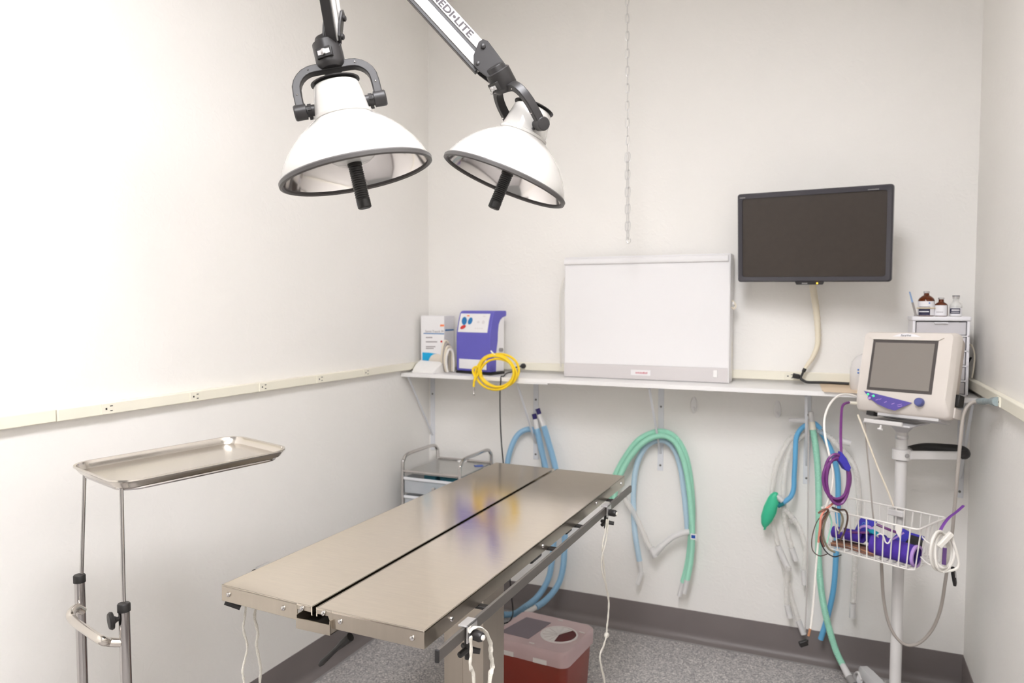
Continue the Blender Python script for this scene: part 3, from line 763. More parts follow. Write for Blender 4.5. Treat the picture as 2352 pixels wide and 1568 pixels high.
# ================================================================== WALL MONITOR
TVM = Matrix.Translation(V((-0.1045, 3.425, 1.983))) @ Matrix.Rotation(math.radians(-11), 4, 'Z') @ Matrix.Rotation(math.radians(6.5), 4, 'X') @ Matrix.Rotation(math.radians(0.9), 4, 'Y')
tv = thing('wall_monitor', 'black widescreen monitor switched off on a wall arm', 'monitor', (-0.1, 3.43, 1.78))
W, H = 0.628, 0.392
def tvring(w_, h_, y): return [V((x, y, z)) for x, z in rrect(w_, h_, 0.012, 4)]
bz = MB(TVM)
bz.loft([tvring(W - 0.046, H - 0.046, 0.004), tvring(W - 0.044, H - 0.044, -0.004), tvring(W - 0.012, H - 0.012, -0.006), tvring(W, H, 0.002), tvring(W, H, 0.022), tvring(W - 0.01, H - 0.01, 0.03)], cap=False)
obj('bezel', bz, TVB, tv, ang=30)
obj('screen', MB(TVM).box((-W / 2 + 0.02, 0.001, -H / 2 + 0.02), (W / 2 - 0.02, 0.006, H / 2 - 0.02)), SCRD, tv)
bk = MB(TVM); bk.loft([tvring(W - 0.01, H - 0.01, 0.029), tvring(W - 0.12, H - 0.1, 0.055), tvring(W - 0.2, H - 0.18, 0.06)])
obj('rear_shell', bk, BLACK, tv)
cb = obj('control_bar', MB(TVM).prism([V((-0.065, 0.0, -H / 2 + 0.001)), V((0.055, 0.0, -H / 2 + 0.001)), V((0.048, 0.0, -H / 2 - 0.012)), V((-0.058, 0.0, -H / 2 - 0.012))], V((0, 0.016, 0))), DARK, tv)
obj('power_led', MB(TVM).ball((0.028, -0.0005, -H / 2 - 0.006), 0.0042, 10), AMBLED, cb)
obj('button_row', MB(TVM).box((-0.035, -0.0012, -H / 2 - 0.009), (-0.012, 0.0, -H / 2 - 0.004)), GREY, cb)
for x0, x1 in ((-0.302, -0.278), (0.22, 0.262)):
    mk = MB(TVM); x = x0
    while x < x1: mk.box((x, -0.0066, H / 2 - 0.019), (x + 0.003, -0.0045, H / 2 - 0.0155)); x += 0.0042
    obj('bezel_print', mk, GREY, tv, smooth=False)
am = MB(); ab = TVM @ V((0, 0.06, 0))
am.beam(ab, (-0.07, YB - 0.012, 1.99), 0.05, 0.06, (1, 0, 0)); obj('wall_arm', am, BLACK, tv, bevel=0.004)
obj('wall_plate', MB().box((-0.13, YB - 0.014, 1.92), (-0.01, YB, 2.06)), BLACK, tv, bevel=0.003)
# cable sleeve
sl = [at_y(1866, 640, 3.66), at_y(1868, 665, 3.665), at_y(1874, 705, 3.67), at_y(1878, 750, 3.675), at_y(1878, 790, 3.675), at_y(1868, 818, 3.67), at_y(1856, 836, 3.665), at_y(1848, 848, 3.66)]
p = cr(sl, 10); n_ = len(p)
rs = [(0.0155 - 0.008 * (k / n_) ** 1.5) * (1 + 0.05 * (k % 3 - 1)) for k in range(n_)]
cs_ = thing('cable_sleeve', 'cream cable sleeve curving down the wall beneath the black monitor', 'cable sleeve', (p[-1].x, 3.67, p[-1].z))
obj('sleeve', MB().tube(p, rs, 10), SLEEVE, cs_)
bc = [at_y(1848, 846, 3.66), at_y(1843, 858, 3.655), at_y(1839, 868, 3.65), at_y(1846, 874, 3.645), at_y(1856, 877.5, 3.64), at_y(1885, 878, 3.63), at_y(1915, 879, 3.62), at_y(1950, 881, 3.61)]
bcable = thing('power_cable', 'thick black cable lying along the shelf below the cream cable sleeve', 'cable', (bc[4].x, 3.63, SZ))
obj('cable', MB().tube(cr(bc, 6), [0.0055] * 12 + [0.0065] * 31, 9), BLACK, bcable)
pg = at_y(1830, 862, 3.66)
obj('connector', MB().beam(pg - V((0.018, 0, 0)), pg + V((0.013, 0, -0.006)), 0.02, 0.022, (0, 1, 0)), DARK, bcable, bevel=0.003)
obj('cable_tie', MB().cyl(at_y(1849, 846, 3.66), at_y(1845, 854, 3.658), 0.0085, n=10), BLACK, bcable)
obj('plug_lead', MB().tube([pg + V((0.013, 0, -0.006)), at_y(1841, 867, 3.652)], 0.004, 8), BLACK, bcable)

# ================================================================== GLOVE CARTON
gx0, gx1, gy0_, gz1 = -2.118, -1.970, 3.575, 1.628
gb = thing('glove_box', 'white and cyan carton of gloves standing on the shelf in the corner', 'box', (-2.04, 3.62, SZ))
obj('carton', MB().box((gx0, gy0_, SZ), (gx1, 3.690, gz1)), CARD, gb, bevel=0.001)
fy = gy0_ - 0.0006
def gq(px, py): q = at_y(px, py, fy); return V((min(max(q.x, gx0), gx1), fy, q.z))
th_ = V((0, 0.0008, 0))
wave = [gq(970, 809), gq(985, 809.5), gq(1003, 812), gq(1008, 817), gq(1014, 820), gq(1021, 818), gq(1026, 813), gq(1030, 818), gq(1031, 832), gq(970, 829)]
obj('cyan_wave', MB().prism(wave, th_), CYAN, gb)
obj('title_rule', MB().prism([gq(973, 764.5), gq(1026, 765.5), gq(1026, 767.5), gq(973, 766.5)], th_), BLUEP, gb)
obj('orange_mark', MB().prism([gq(1011, 745), gq(1028, 745), gq(1028, 749.5), gq(1011, 749.5)], th_), ORNG, gb)
obj('red_dot', MB().lathe([(0.006, 0), (0.006, 0.001)], gq(1014, 784), (0, -1, 0), 14), REDP, gb)
text('title_print', 'Sensi-Touch Pf', 0.0185, TEXTG, gb, gq(976.5, 763) - V((0, 0.0004, 0)), (1, 0, 0), (0, 0, 1), 0.0003, sx=1.05)
pr = MB()
for yy, xa, xb in ((775, 978, 993), (785, 978, 1004), (796, 978, 1000), (800, 978, 996)):
    pr.prism([gq(xa, yy - 1.3), gq(xb, yy - 1.3), gq(xb, yy + 1.0), gq(xa, yy + 1.0)], th_)
obj('small_print', pr, TEXTG, gb, smooth=False)
sp_ = MB(); sxp = gx1 + 0.0006
for z0, z1, y0, y1 in ((1.545, 1.552, gy0_ + 0.01, 3.685),):
    sp_.box((gx1, y0, z0), (sxp, y1, z1))
obj('side_rule', sp_, BLUEP, gb)
dome = MB()
cxg = gq(1003, 832)
ringd = [V((cxg.x + 0.05 * math.cos(q), fy - 0.0002, cxg.z - 0.004 + 0.052 * math.sin(q))) for q in [PI * k / 14 for k in range(15)]]
dome.prism(ringd, V((0, -0.003, 0))); obj('glove_opening', dome, GLOVE, gb)
# folded white cloth/paper in front of the carton
tq = [at_z(949, 856, SZ + 0.002), at_z(1007, 860, SZ + 0.002)]
tw = MB()
a, b = V((-2.117, 3.475, SZ + 0.004)), V((-1.965, 3.44, SZ + 0.004)); c_, d_ = V((-1.955, 3.545, SZ + 0.055)), V((-2.115, 3.565, SZ + 0.06))
gridn = 8; vs = []; fs = []
for i_ in range(gridn + 1):
    for j_ in range(gridn + 1):
        u_, v_ = i_ / gridn, j_ / gridn
        q = lerp(lerp(a, b, u_), lerp(d_, c_, u_), v_)
        q.z += 0.004 * math.sin(u_ * 9 + v_ * 3) * math.sin(v_ * PI) + 0.006 * math.sin(v_ * PI)
        vs.append(q)
for i_ in range(gridn):
    for j_ in range(gridn): k = i_ * (gridn + 1) + j_; fs.append((k, k + gridn + 1, k + gridn + 2, k + 1))
base_n = len(vs)
vs2 = [V((q.x, q.y, SZ + 0.0005)) for q in vs]
rim = [i_ * (gridn + 1) for i_ in range(gridn + 1)] + [gridn * (gridn + 1) + j_ for j_ in range(1, gridn + 1)] + [i_ * (gridn + 1) + gridn for i_ in range(gridn - 1, -1, -1)] + [j_ for j_ in range(gridn - 1, 0, -1)]
fs2 = fs + [tuple(x + base_n for x in reversed(f)) for f in fs] + [(rim[k], rim[(k + 1) % len(rim)] if True else 0, rim[(k + 1) % len(rim)] + base_n, rim[k] + base_n)[::-1] for k in range(len(rim))]
tw.add(vs + vs2, fs2)
tag(obj('folded_towel', tw, PAPER, ang=60), 'folded white paper towel lying on the shelf before the glove carton', 'towel')
# beige corrugated cable loops between carton and violet machine
bl = thing('cable_bundle', 'bundle of beige cable loops between the glove carton and violet machine', 'cable', (-1.925, 3.5, SZ))
for k in range(4):
    x = -1.960 + 0.015 * k; y0 = 3.55 - 0.012 * k; hh = 0.165 - 0.014 * k
    pts = [(x, y0, SZ + 0.006), (x - 0.003, y0 - 0.015, SZ + hh * 0.5), (x + 0.008, y0 - 0.01, SZ + hh), (x + 0.020, y0 + 0.015, SZ + hh * 0.96), (x + 0.019, y0 + 0.03, SZ + hh * 0.5), (x + 0.016, y0 + 0.035, SZ + 0.006)]
    obj('cable_loop', MB().tube(cr(pts, 6), 0.0066, 8), (CABC, CABG, CABC, CABW)[k], bl)

# ================================================================== VIOLET WARMING MACHINE
VM = Matrix.Translation(V((-1.765, 3.520, SZ))) @ Matrix.Rotation(math.radians(-14), 4, 'Z')
vm = thing('warming_unit', 'violet and white tabletop medical pump with a sloping control panel', 'machine', (-1.765, 3.56, SZ))
hw = 0.118
def side(profile, x0, x1): return MB(VM).prism([V((x0, y, z)) for y, z in profile], V((x1 - x0, 0, 0)))
shell = [(0.0, 0.014), (-0.002, 0.10), (-0.002, 0.20), (0.0, 0.225), (0.014, 0.285), (0.026, 0.322), (0.036, 0.333), (0.05, 0.337), (0.132, 0.337), (0.137, 0.332), (0.137, 0.312), (0.132, 0.307), (0.105, 0.302), (0.085, 0.288), (0.072, 0.265), (0.066, 0.225), (0.064, 0.18), (0.052, 0.12), (0.05, 0.014)]
obj('front_shell', side(shell, -hw, hw), PURP, vm, bevel=0.003)
rear = [(0.051, 0.014), (0.053, 0.12), (0.065, 0.18), (0.067, 0.225), (0.073, 0.264), (0.086, 0.286), (0.105, 0.300), (0.122, 0.300), (0.122, 0.014)]
obj('rear_casing', side(rear, -hw + 0.004, hw - 0.004), CARD, vm, bevel=0.003)
def fpan(pts, off=0.0): return [V((x, y - off, z)) for x, y, z in pts]
# sloped control panel plate
cpn = MB(VM)
pl_ = [(-hw + 0.012, -0.0008, 0.222), (hw - 0.022, -0.0008, 0.222)]
front = [(-0.0008, 0.222), (0.013, 0.284), (0.0255, 0.3215)]
vs = []; fs = []
for (y, z) in front:
    vs += [V((-hw + 0.010, y - 0.0012, z)), V((hw - 0.020, y - 0.0012, z))]
fs = [(0, 1, 3, 2), (2, 3, 5, 4)]
for (y, z) in front: vs += [V((-hw + 0.010, y + 0.002, z)), V((hw - 0.020, y + 0.002, z))]
fs += [(6, 8, 9, 7), (8, 10, 11, 9), (0, 6, 7, 1), (4, 5, 11, 10), (0, 2, 8, 6), (2, 4, 10, 8), (1, 7, 9, 3), (3, 9, 11, 5)]
cpn.add(vs, fs); cp = obj('control_panel', cpn, CARD, vm, smooth=False)
def pan(x, t): # point on sloped panel, t from 0 (bottom) to 1
    y = 0.0 + 0.0255 * t; z = 0.222 + 0.0995 * t; return VM @ V((x, y - 0.004, z))
nrm = (VM.to_3x3() @ V((0, -0.968, 0.25))).normalized()
def blob(name, cx_, ct, rx, rz, m, rot=0.0, n=16):
    c = pan(cx_, ct); xd = VM.to_3x3() @ V((1, 0, 0)); yd = nrm.cross(xd).normalized() * -1
    if yd.z < 0: yd = -yd
    ring = []
    for k in range(n):
        q = 2 * PI * k / n; a_, b_ = rx * math.cos(q), rz * math.sin(q)
        ring.append(c + xd * (a_ * math.cos(rot) - b_ * math.sin(rot)) + yd * (a_ * math.sin(rot) + b_ * math.cos(rot)))
    obj(name, MB().prism(ring, nrm * 0.0008), m, cp)
blob('emblem_patch', -0.072, 0.60, 0.018, 0.023, BLUEP, 0.3); blob('emblem_patch', -0.030, 0.60, 0.015, 0.020, BLUEP, -0.3)
blob('emblem_patch', -0.074, 0.27, 0.020, 0.010, REDP, 0.35); blob('emblem_patch', -0.050, 0.88, 0.010, 0.004, ORNG)
for k, (xx, tt, rx, rz) in enumerate(((0.028, 0.55, 0.010, 0.006), (0.062, 0.55, 0.010, 0.010), (0.03, 0.22, 0.005, 0.003), (0.045, 0.22, 0.005, 0.003), (0.06, 0.22, 0.005, 0.003), (0.015, 0.22, 0.005, 0.003), (0.062, 0.86, 0.01, 0.003))):
    blob('panel_button', xx, tt, rx, rz, CARDS)
obj('lower_plate', MB(VM).box((-hw + 0.02, -0.0035, 0.026), (hw - 0.024, -0.0005, 0.078)), CARD, vm, bevel=0.002)
obj('base_foot', MB(VM).box((-hw - 0.002, -0.006, 0.0), (hw + 0.006, 0.118, 0.013)), BLACK, vm, bevel=0.004)
obj('hose_port', MB(VM).cyl((hw - 0.004, 0.085, 0.13), (hw + 0.012, 0.085, 0.13), 0.010, n=14), GREY, vm)

# ================================================================== YELLOW TUBING COIL
yc = at_y(1143, 853, 3.385)
yt = thing('tubing_coil', 'coil of bright yellow tubing hanging over the shelf edge', 'tubing', (yc.x, 3.385, yc.z - 0.09))
pts = []
random.seed(3)
for k in range(5 * 12 + 1):
    q = PI + 2 * PI * k / 12; lp_ = k / 12
    rx = 0.104 + 0.008 * math.sin(lp_ * 2.1) - 0.004 * (lp_ % 2); rz = 0.080 + 0.007 * math.cos(lp_ * 1.7)
    pts.append(yc + V((rx * math.cos(q) + 0.010 * math.sin(lp_ * 1.3), -0.004 + 0.009 * math.sin(lp_ * 2.3) - 0.004 * lp_ * 0.5, rz * math.sin(q) + 0.008 * math.sin(lp_ * 2.7))))
tail = [at_y(1105, 862, 3.37), at_y(1103, 848, 3.37), at_y(1096, 842, 3.372), at_y(1087, 846, 3.375), at_y(1087, 856, 3.37), at_y(1091, 866, 3.365), at_y(1089, 876, 3.365), at_y(1088, 888, 3.365)]
obj('tubing', MB().tube(cr(pts + tail, 5), 0.0062, 9), YELL, yt)
obj('tubing_end', MB().tube(cr([at_y(1100, 850, 3.365), at_y(1096, 862, 3.363), at_y(1090, 874, 3.362)], 5), 0.0062, 9), YELL, yt)
obj('nozzle', MB().lathe([(0.0055, 0), (0.0055, 0.016), (0.0042, 0.018), (0.0042, 0.032), (0.0056, 0.034), (0.0056, 0.042), (0.003, 0.046)], at_y(1088, 888, 3.365), (0, 0, -1), 12), CHROME, yt)
obj('twist_tie', MB().tube(cr([at_y(1128, 806, 3.39), at_y(1134, 813, 3.375), at_y(1140, 817, 3.37), at_y(1136, 822, 3.385)], 4), 0.004, 7), PAPER, yt)

# black power cord from raceway plug over the shelf edge down to the floor
pg = at_y(1203, 840, YB - 0.03)
zc = SZ + 0.004
wp = [(pg.x - 0.006, YB - 0.05, pg.z), (pg.x - 0.03, YB - 0.075, pg.z - 0.008), at_z(1185, 852, zc), at_z(1165, 856, zc), at_z(1156, 864, zc), V((at_y(1152, 873, SY + 0.01).x, SY + 0.006, zc)), at_y(1150, 878, SY - 0.006), at_y(1148.5, 900, SY - 0.006), at_y(1149, 960, SY - 0.006), at_y(1152, 1020, SY - 0.006), at_y(1156, 1066, SY - 0.006),
      at_y(1160, 1150, 3.40), at_y(1166, 1260, 3.38), at_y(1174, 1360, 3.36), at_y(1178, 1400, 3.35), at_z(1176, 1416, 0.02), at_z(1168, 1428, 0.006) , at_z(1150, 1432, 0.006)]
pc_ = obj('power_cord', MB().tube(cr(wp, 6), 0.0034, 7), BLACK, tb); pc_['label'] = 'thin black power cord dropping from a wall plug'
obj('plug', MB().lathe([(0.014, 0), (0.014, 0.012), (0.009, 0.022), (0.004, 0.026)], (pg.x, YB - 0.028, pg.z), (-0.2, -1, 0), 14), DARK, pc_)

# ================================================================== HOSES ON THE WALL
def hose(path, r, m, parent, name='hose', ribs=False, n=10, k=8):
    p = cr(path, k)
    if ribs:
        # resample evenly and ripple the radius
        L = [0.0]
        for i_ in range(1, len(p)): L.append(L[-1] + (p[i_] - p[i_ - 1]).length)
        step = 0.0032; q = []; j_ = 0; s_ = 0.0
        while s_ < L[-1]:
            while L[j_ + 1] < s_: j_ += 1
            q.append(lerp(p[j_], p[j_ + 1], (s_ - L[j_]) / max(L[j_ + 1] - L[j_], 1e-9))); s_ += step
        rr_ = [r * (1.0 if i_ % 2 else 0.88) for i_ in range(len(q))]
        return obj(name, MB().tube(q, rr_, n), m, parent)
    return obj(name, MB().tube(p, r, n), m, parent)
def pxs(lst, Y): return [at_y(x, y, Y) for x, y in lst]
def conn(p0, p1, r, m, parent, name='connector', n=14, r1=None):
    return obj(name, MB().cyl(p0, p1, r, r1 if r1 else r * 0.92, n), m, parent)
# a) blue circuit by the second bracket
h1 = thing('breathing_circuit', 'blue breathing hoses with navy end caps hanging behind the table', 'hose', (-1.45, 3.66, 0.02))
Y1 = 3.655
A = pxs([(1233, 984), (1243, 1030), (1254, 1078), (1266, 1140), (1272, 1200), (1271, 1254), (1266, 1299)], Y1)
A += [at_y(1261, 1324, 3.64), at_y(1249, 1350, 3.61), at_y(1230, 1375, 3.55), at_y(1207, 1393, 3.48), at_z(1182, 1409, 0.018), at_z(1155, 1411, 0.018)]
hose(A, 0.0168, BLUEH, h1, ribs=True)
B_ = pxs([(1249, 978), (1262, 1022), (1276, 1075), (1290, 1150), (1297, 1215), (1296, 1268), (1293, 1304)], Y1 - 0.002)
B_ += [at_y(1285, 1335, 3.63), at_y(1270, 1360, 3.59), at_y(1250, 1381, 3.54), at_y(1231, 1394, 3.48)]
hose(B_, 0.0168, BLUEH, h1, ribs=True)
conn(B_[-1], at_y(1206, 1408, 3.43), 0.0135, FROST, h1)
Cc = pxs([(1252, 1085), (1246, 1040), (1236, 1000), (1222, 986), (1204, 988), (1188, 1000), (1175, 1025), (1166, 1060), (1161, 1110), (1163, 1180), (1170, 1260)], Y1 + 0.02)
hose(Cc, 0.0155, BLUEH, h1, ribs=True)
for (a0, a1, b0, b1) in (((1229, 962), (1233, 985), (1226.5, 950), (1229, 962)), ((1239, 951), (1249, 979), (1234.5, 938), (1239, 951))):
    conn(at_y(*a0, Y1), at_y(*a1, Y1), 0.0155, FROST, h1); conn(at_y(*b0, Y1), at_y(*b1, Y1), 0.0130, NAVY, h1, 'end_cap')
# b) green and blue arches over the third bracket
h2 = thing('breathing_circuit', 'green and pale blue hoses arched over a bracket beneath the light box', 'hose', (-0.8, 3.66, 0.3))
Y2 = 3.655
G1 = [(1400, 1150), (1404, 1115), (1418, 1082), (1436, 1050), (1463, 1014), (1493, 996), (1522, 991), (1549, 1003), (1569, 1032), (1581, 1072), (1587, 1119), (1590, 1178), (1587, 1238), (1580, 1294), (1569, 1338)]
hose(pxs(G1, Y2), 0.0165, GREENH, h2, ribs=True)
G2 = [(1410, 1150), (1416, 1112), (1430, 1080), (1447, 1050), (1473, 1020), (1500, 1004), (1526, 1001), (1548, 1013), (1564, 1040), (1576, 1080), (1583, 1125), (1588, 1178), (1590, 1238), (1586, 1290), (1578, 1331)]
hose(pxs(G2, Y2 - 0.022), 0.0150, GREENH, h2, ribs=True)
conn(at_y(1569, 1336, Y2), at_y(1560, 1368, Y2), 0.0125, FROST, h2); conn(at_y(1578, 1329, Y2 - 0.022), at_y(1572, 1362, Y2 - 0.022), 0.0125, FROST, h2)
Bl = [(1469, 1288), (1459, 1228), (1455, 1172), (1456, 1112), (1463, 1066), (1480, 1030), (1503, 1013), (1529, 1013), (1551, 1036), (1564, 1079), (1571, 1129), (1576, 1178), (1579, 1214)]
hose(pxs(Bl, Y2 + 0.02), 0.0150, PALEB, h2, ribs=True)
conn(at_y(1469, 1286, Y2 + 0.02), at_y(1473, 1316, Y2 + 0.02), 0.0125, FROST, h2); conn(at_y(1474, 1312, Y2 + 0.02), at_y(1464, 1342, Y2 + 0.01), 0.013, FROST, h2)
hose(pxs([(1428, 1130), (1438, 1150), (1456, 1178), (1477, 1222), (1491, 1255), (1506, 1275)], Y2 - 0.01), 0.0150, CLEAR, h2, 'clear_hose', ribs=True)
conn(at_y(1506, 1278, Y2 - 0.01), at_y(1496, 1258, Y2 - 0.01), 0.018, FROST, h2)
hose(pxs([(1503, 1273), (1512, 1262), (1524, 1250), (1546, 1233), (1572, 1223), (1590, 1221)], Y2 - 0.012), [0.017] * 15 + [0.0145] * 26, FROST, h2, 'elbow_hose')
tg = at_y(1593, 1232, Y2 - 0.04)
tl = obj('label_tag', MB().box((tg.x - 0.014, tg.y - 0.002, tg.z - 0.014), (tg.x + 0.014, tg.y, tg.z + 0.014)), PAPER, h2)
obj('tag_print', MB().box((tg.x - 0.011, tg.y - 0.0028, tg.z - 0.008), (tg.x + 0.009, tg.y - 0.002, tg.z + 0.008)), mat('tag_blue', (36, 84, 168), 0.5), tl)
# c) mixed tubes by the fourth bracket: deep blue tube with bag, green tube, clear tubes
Y3 = 3.650
h3 = thing('reservoir_tube', 'deep blue rubber tubing ending in a small green breathing bag', 'hose', (-0.1, 3.65, 0.4))
D1 = [(1885, 985), (1870, 972), (1852, 976), (1838, 987), (1829, 1005), (1827, 1032), (1826, 1062), (1824, 1095), (1823, 1122), (1817, 1139), (1805, 1150), (1791, 1158)]
hose(pxs(D1, Y3 - 0.02), 0.0112, BLUEH2, h3)
conn(at_y(1800, 1154, Y3 - 0.02), at_y(1786, 1161, Y3 - 0.02), 0.0135, mat('teal_end', (24, 120, 130), 0.4), h3, 'end_sleeve')
D2 = [(1870, 972), (1880, 985), (1897, 1010), (1915, 1050), (1924, 1092), (1925, 1150), (1923, 1210), (1920, 1279), (1915, 1348), (1903, 1407), (1885, 1468)]
hose(pxs(D2, Y3), 0.0122, BLUEH2, h3)
bag = MB(); c0 = at_y(1779, 1130, Y3 - 0.03); c1 = at_y(1756, 1216, Y3 - 0.03); axb = (c1 - c0); sdb = V((1, 0, 0.25)).normalized(); dpb = V((0, -1, 0))
rings = []
for t_, r_ in ((0.0, 0.007), (0.03, 0.016), (0.12, 0.025), (0.35, 0.034), (0.6, 0.035), (0.8, 0.025), (0.9, 0.014), (0.94, 0.006), (1.0, 0.0055)):
    c = c0 + axb * t_; ring = []
    for k in range(18):
        q = 2 * PI * k / 18; dent = 1.0 - (0.35 if abs(q - 0.3) < 0.3 and r_ > 0.012 else 0)
        ring.append(c + sdb * (r_ * math.cos(q) * dent) + dpb * (r_ * 0.75 * math.sin(q)))
    rings.append(ring)
bag.loft(rings); obj('breathing_bag', bag, GREENB, h3)
conn(at_y(1783, 1138, Y3 - 0.03), at_y(1797, 1150, Y3 - 0.025), 0.014, FROST, h3, 'bag_neck')
h4 = thing('breathing_circuit', 'long green hose hanging from a cream connector down to the floor', 'hose', (0.0, 3.6, 0.0))
G3 = pxs([(1866, 983), (1874, 1029), (1879, 1092), (1881, 1178), (1880, 1278), (1887, 1360)], Y3 - 0.03) + [at_y(1899, 1422, 3.61), at_y(1918, 1488, 3.58), at_y(1935, 1526, 3.55)]
hose(G3, 0.0150, GREENH, h4, ribs=True)
conn(G3[-1], at_y(1951, 1556, 3.50), 0.0135, FROST, h4, r1=0.016); conn(at_y(1951, 1556, 3.50), at_y(1962, 1572, 3.47), 0.0175, GREY, h4, 'end_cap')
conn(at_y(1866, 986, Y3 - 0.03), at_y(1864, 968, Y3 - 0.03), 0.0165, CREAM, h4); conn(at_y(1864, 969, Y3 - 0.03), at_y(1862, 945, Y3 - 0.03), 0.012, FROST, h4)
h5 = thing('breathing_circuit', 'bunch of clear ribbed tubes with frosted connectors by the green bag', 'hose', (-0.13, 3.66, 0.2))
Y4 = 3.668
clears = [([(1868, 985), (1840, 992), (1812, 1012), (1786, 1060), (1774, 1125), (1775, 1195), (1787, 1252)], (1800, 1284)),
          ([(1866, 992), (1838, 1004), (1812, 1038), (1800, 1110), (1803, 1195), (1818, 1258)], (1828, 1287)),
          ([(1802, 1170), (1816, 1184), (1836, 1212), (1850, 1262), (1846, 1308)], (1848, 1342)),
          ([(1798, 1285), (1806, 1325), (1820, 1380), (1834, 1424)], (1846, 1456)),
          ([(1812, 1300), (1806, 1340), (1808, 1388)], (1815, 1418)),
          ([(1872, 985), (1900, 1000), (1932, 1030), (1962, 1070), (1972, 1130), (1969, 1210), (1964, 1290), (1959, 1385)], (1957, 1418))]
for k, (pth, end) in enumerate(clears):
    yy = Y4 - 0.018 * (k % 3)
    pp = pxs(pth, yy)
    hose(pp, 0.0128, CLEAR, h5, 'clear_hose', ribs=True)
    conn(pp[-1], at_y(*end, yy), 0.0138, FROST, h5)
conn(at_y(1790, 1262, Y4), at_y(1812, 1310, Y4 - 0.01), 0.0155, FROST, h5)
conn(at_y(1817, 1188, Y4), at_y(1824, 1197, Y4), 0.0185, FROST, h5, 'ring_joint'); conn(at_y(1797, 1162, Y4), at_y(1806, 1172, Y4), 0.0105, FROST, h5)
conn(at_y(1812, 964, Y4 - 0.03), at_y(1850, 966, Y4 - 0.03), 0.009, FROST, h5, r1=0.014); conn(at_y(1926, 1011, Y4 - 0.04), at_y(1954, 1018, Y4 - 0.04), 0.015, FROST, h5)
tag(obj('grey_drain_line', MB().tube(cr(pxs([(1857, 962), (1857, 1012), (1856, 1150), (1855, 1280), (1853, 1360), (1849, 1450)], 3.59), 6), 0.0034, 8), mat('grey_line', (216, 210, 206), 0.35, alpha=0.7)), 'thin translucent grey line hanging straight in front of the clear tubes', 'tubing')

# ================================================================== CHROME TROLLEY
tx0, tx1, tyf, tyb, tz = -2.050, -1.715, 3.27, 3.64, 0.825
tt = thing('utility_trolley', 'small chrome trolley with looped rails standing in the corner', 'trolley', (-1.88, 3.46, 0))
for x in (tx0, tx1):
    pts = [(x, tyf, 0.06), (x, tyf, 0.60), (x, tyf, 0.845), (x, tyf + 0.012, 0.88), (x, tyf + 0.05, 0.903), (x, tyf + 0.2, 0.905), (x, tyb - 0.05, 0.903), (x, tyb - 0.012, 0.88), (x, tyb, 0.845), (x, tyb, 0.60), (x, tyb, 0.06)]
    obj('side_loop', MB().tube(cr(pts, 6), 0.0092, 12), CHROME, tt)
    for y in (tyf, tyb): obj('caster', MB().lathe([(0.006, -0.011), (0.028, -0.009), (0.03, 0), (0.028, 0.009), (0.006, 0.011)], (x, y, 0.03), (1, 0, 0), 18), BLACK, tt)
obj('top_shelf', MB().box((tx0 + 0.006, tyf + 0.004, tz - 0.012), (tx1 - 0.006, tyb - 0.004, tz - 0.006)), SHELFM, tt, bevel=0.001)
obj('front_rail', MB().cyl((tx0, tyf, tz), (tx1, tyf, tz), 0.006, n=10), CHROME, tt)
obj('back_rail', MB().cyl((tx0, tyb, tz), (tx1, tyb, tz), 0.006, n=10), CHROME, tt)
for k, zt in enumerate((0.795, 0.700, 0.605)):
    dz = 0.082
    d = MB(); a0, a1, b0, b1 = tx0 + 0.014, tx1 - 0.014, tyf - 0.004, tyb - 0.02
    d.box((a0, b0, zt - dz), (a1, b1, zt - dz + 0.003)); d.box((a0, b0, zt - dz), (a1, b0 + 0.003, zt)); d.box((a0, b1 - 0.003, zt - dz), (a1, b1, zt)); d.box((a0, b0, zt - dz), (a0 + 0.003, b1, zt)); d.box((a1 - 0.003, b0, zt - dz), (a1, b1, zt))
    dr = obj('drawer', d, DRAWP, tt)
    obj('drawer_rim', MB().box((a0 - 0.004, b0 - 0.006, zt - 0.014), (a1 + 0.004, b0, zt)), BRK, dr, bevel=0.002)
    obj('drawer_knob', MB().lathe([(0.005, 0), (0.005, 0.01), (0.011, 0.014), (0.011, 0.02), (0.005, 0.023)], ((a0 + a1) / 2 + 0.03, b0 - 0.002, zt - 0.045), (0, -1, 0), 14), CHROME, dr)
for k, (x0, x1, y0, y1, z0, m_) in enumerate(((-1.955, -1.88, 3.32, 3.42, 0.716, TEAL), (-1.86, -1.76, 3.32, 3.44, 0.716, TEAL), (-1.99, -1.91, 3.36, 3.48, 0.621, PAPER), (-1.88, -1.80, 3.33, 3.45, 0.621, TEAL))):
    tag(obj('supply_pack', MB().box((x0, y0, z0), (x1, y1, z0 + (0.086 if k < 2 else 0.06))), m_, bevel=0.008),
        ('teal wrapped pack in the top trolley drawer next to the corner wall', 'teal wrapped pack in the top trolley drawer next to the table', 'white supply pack in the second trolley drawer', 'teal supply pack in the second trolley drawer')[k], 'pack', 'packs in the trolley drawers')
for nm, px0, py0, lab, m_, sz in (('paper_wrap', 1098, 1046, 'small white wrapper lying on the trolley top', PAPER, (0.05, 0.02, 0.008)), ('blue_strip', 1105, 1071, 'small blue strip lying on the trolley top', mat('strip_blue', (88, 118, 206), 0.5), (0.045, 0.03, 0.004))):
    c = at_z(px0, py0, tz - 0.006); c.x = min(c.x, tx1 - 0.03); c.y = min(c.y, tyb - 0.03)
    tag(obj(nm, MB().beam((c.x - sz[0] / 2, c.y - 0.01, c.z + sz[2] / 2), (c.x + sz[0] / 2 - 0.01, c.y + 0.02, c.z + sz[2] / 2), sz[1], sz[2], (0.5, -1, 0)), m_, bevel=0.0015), lab, 'wrapper')

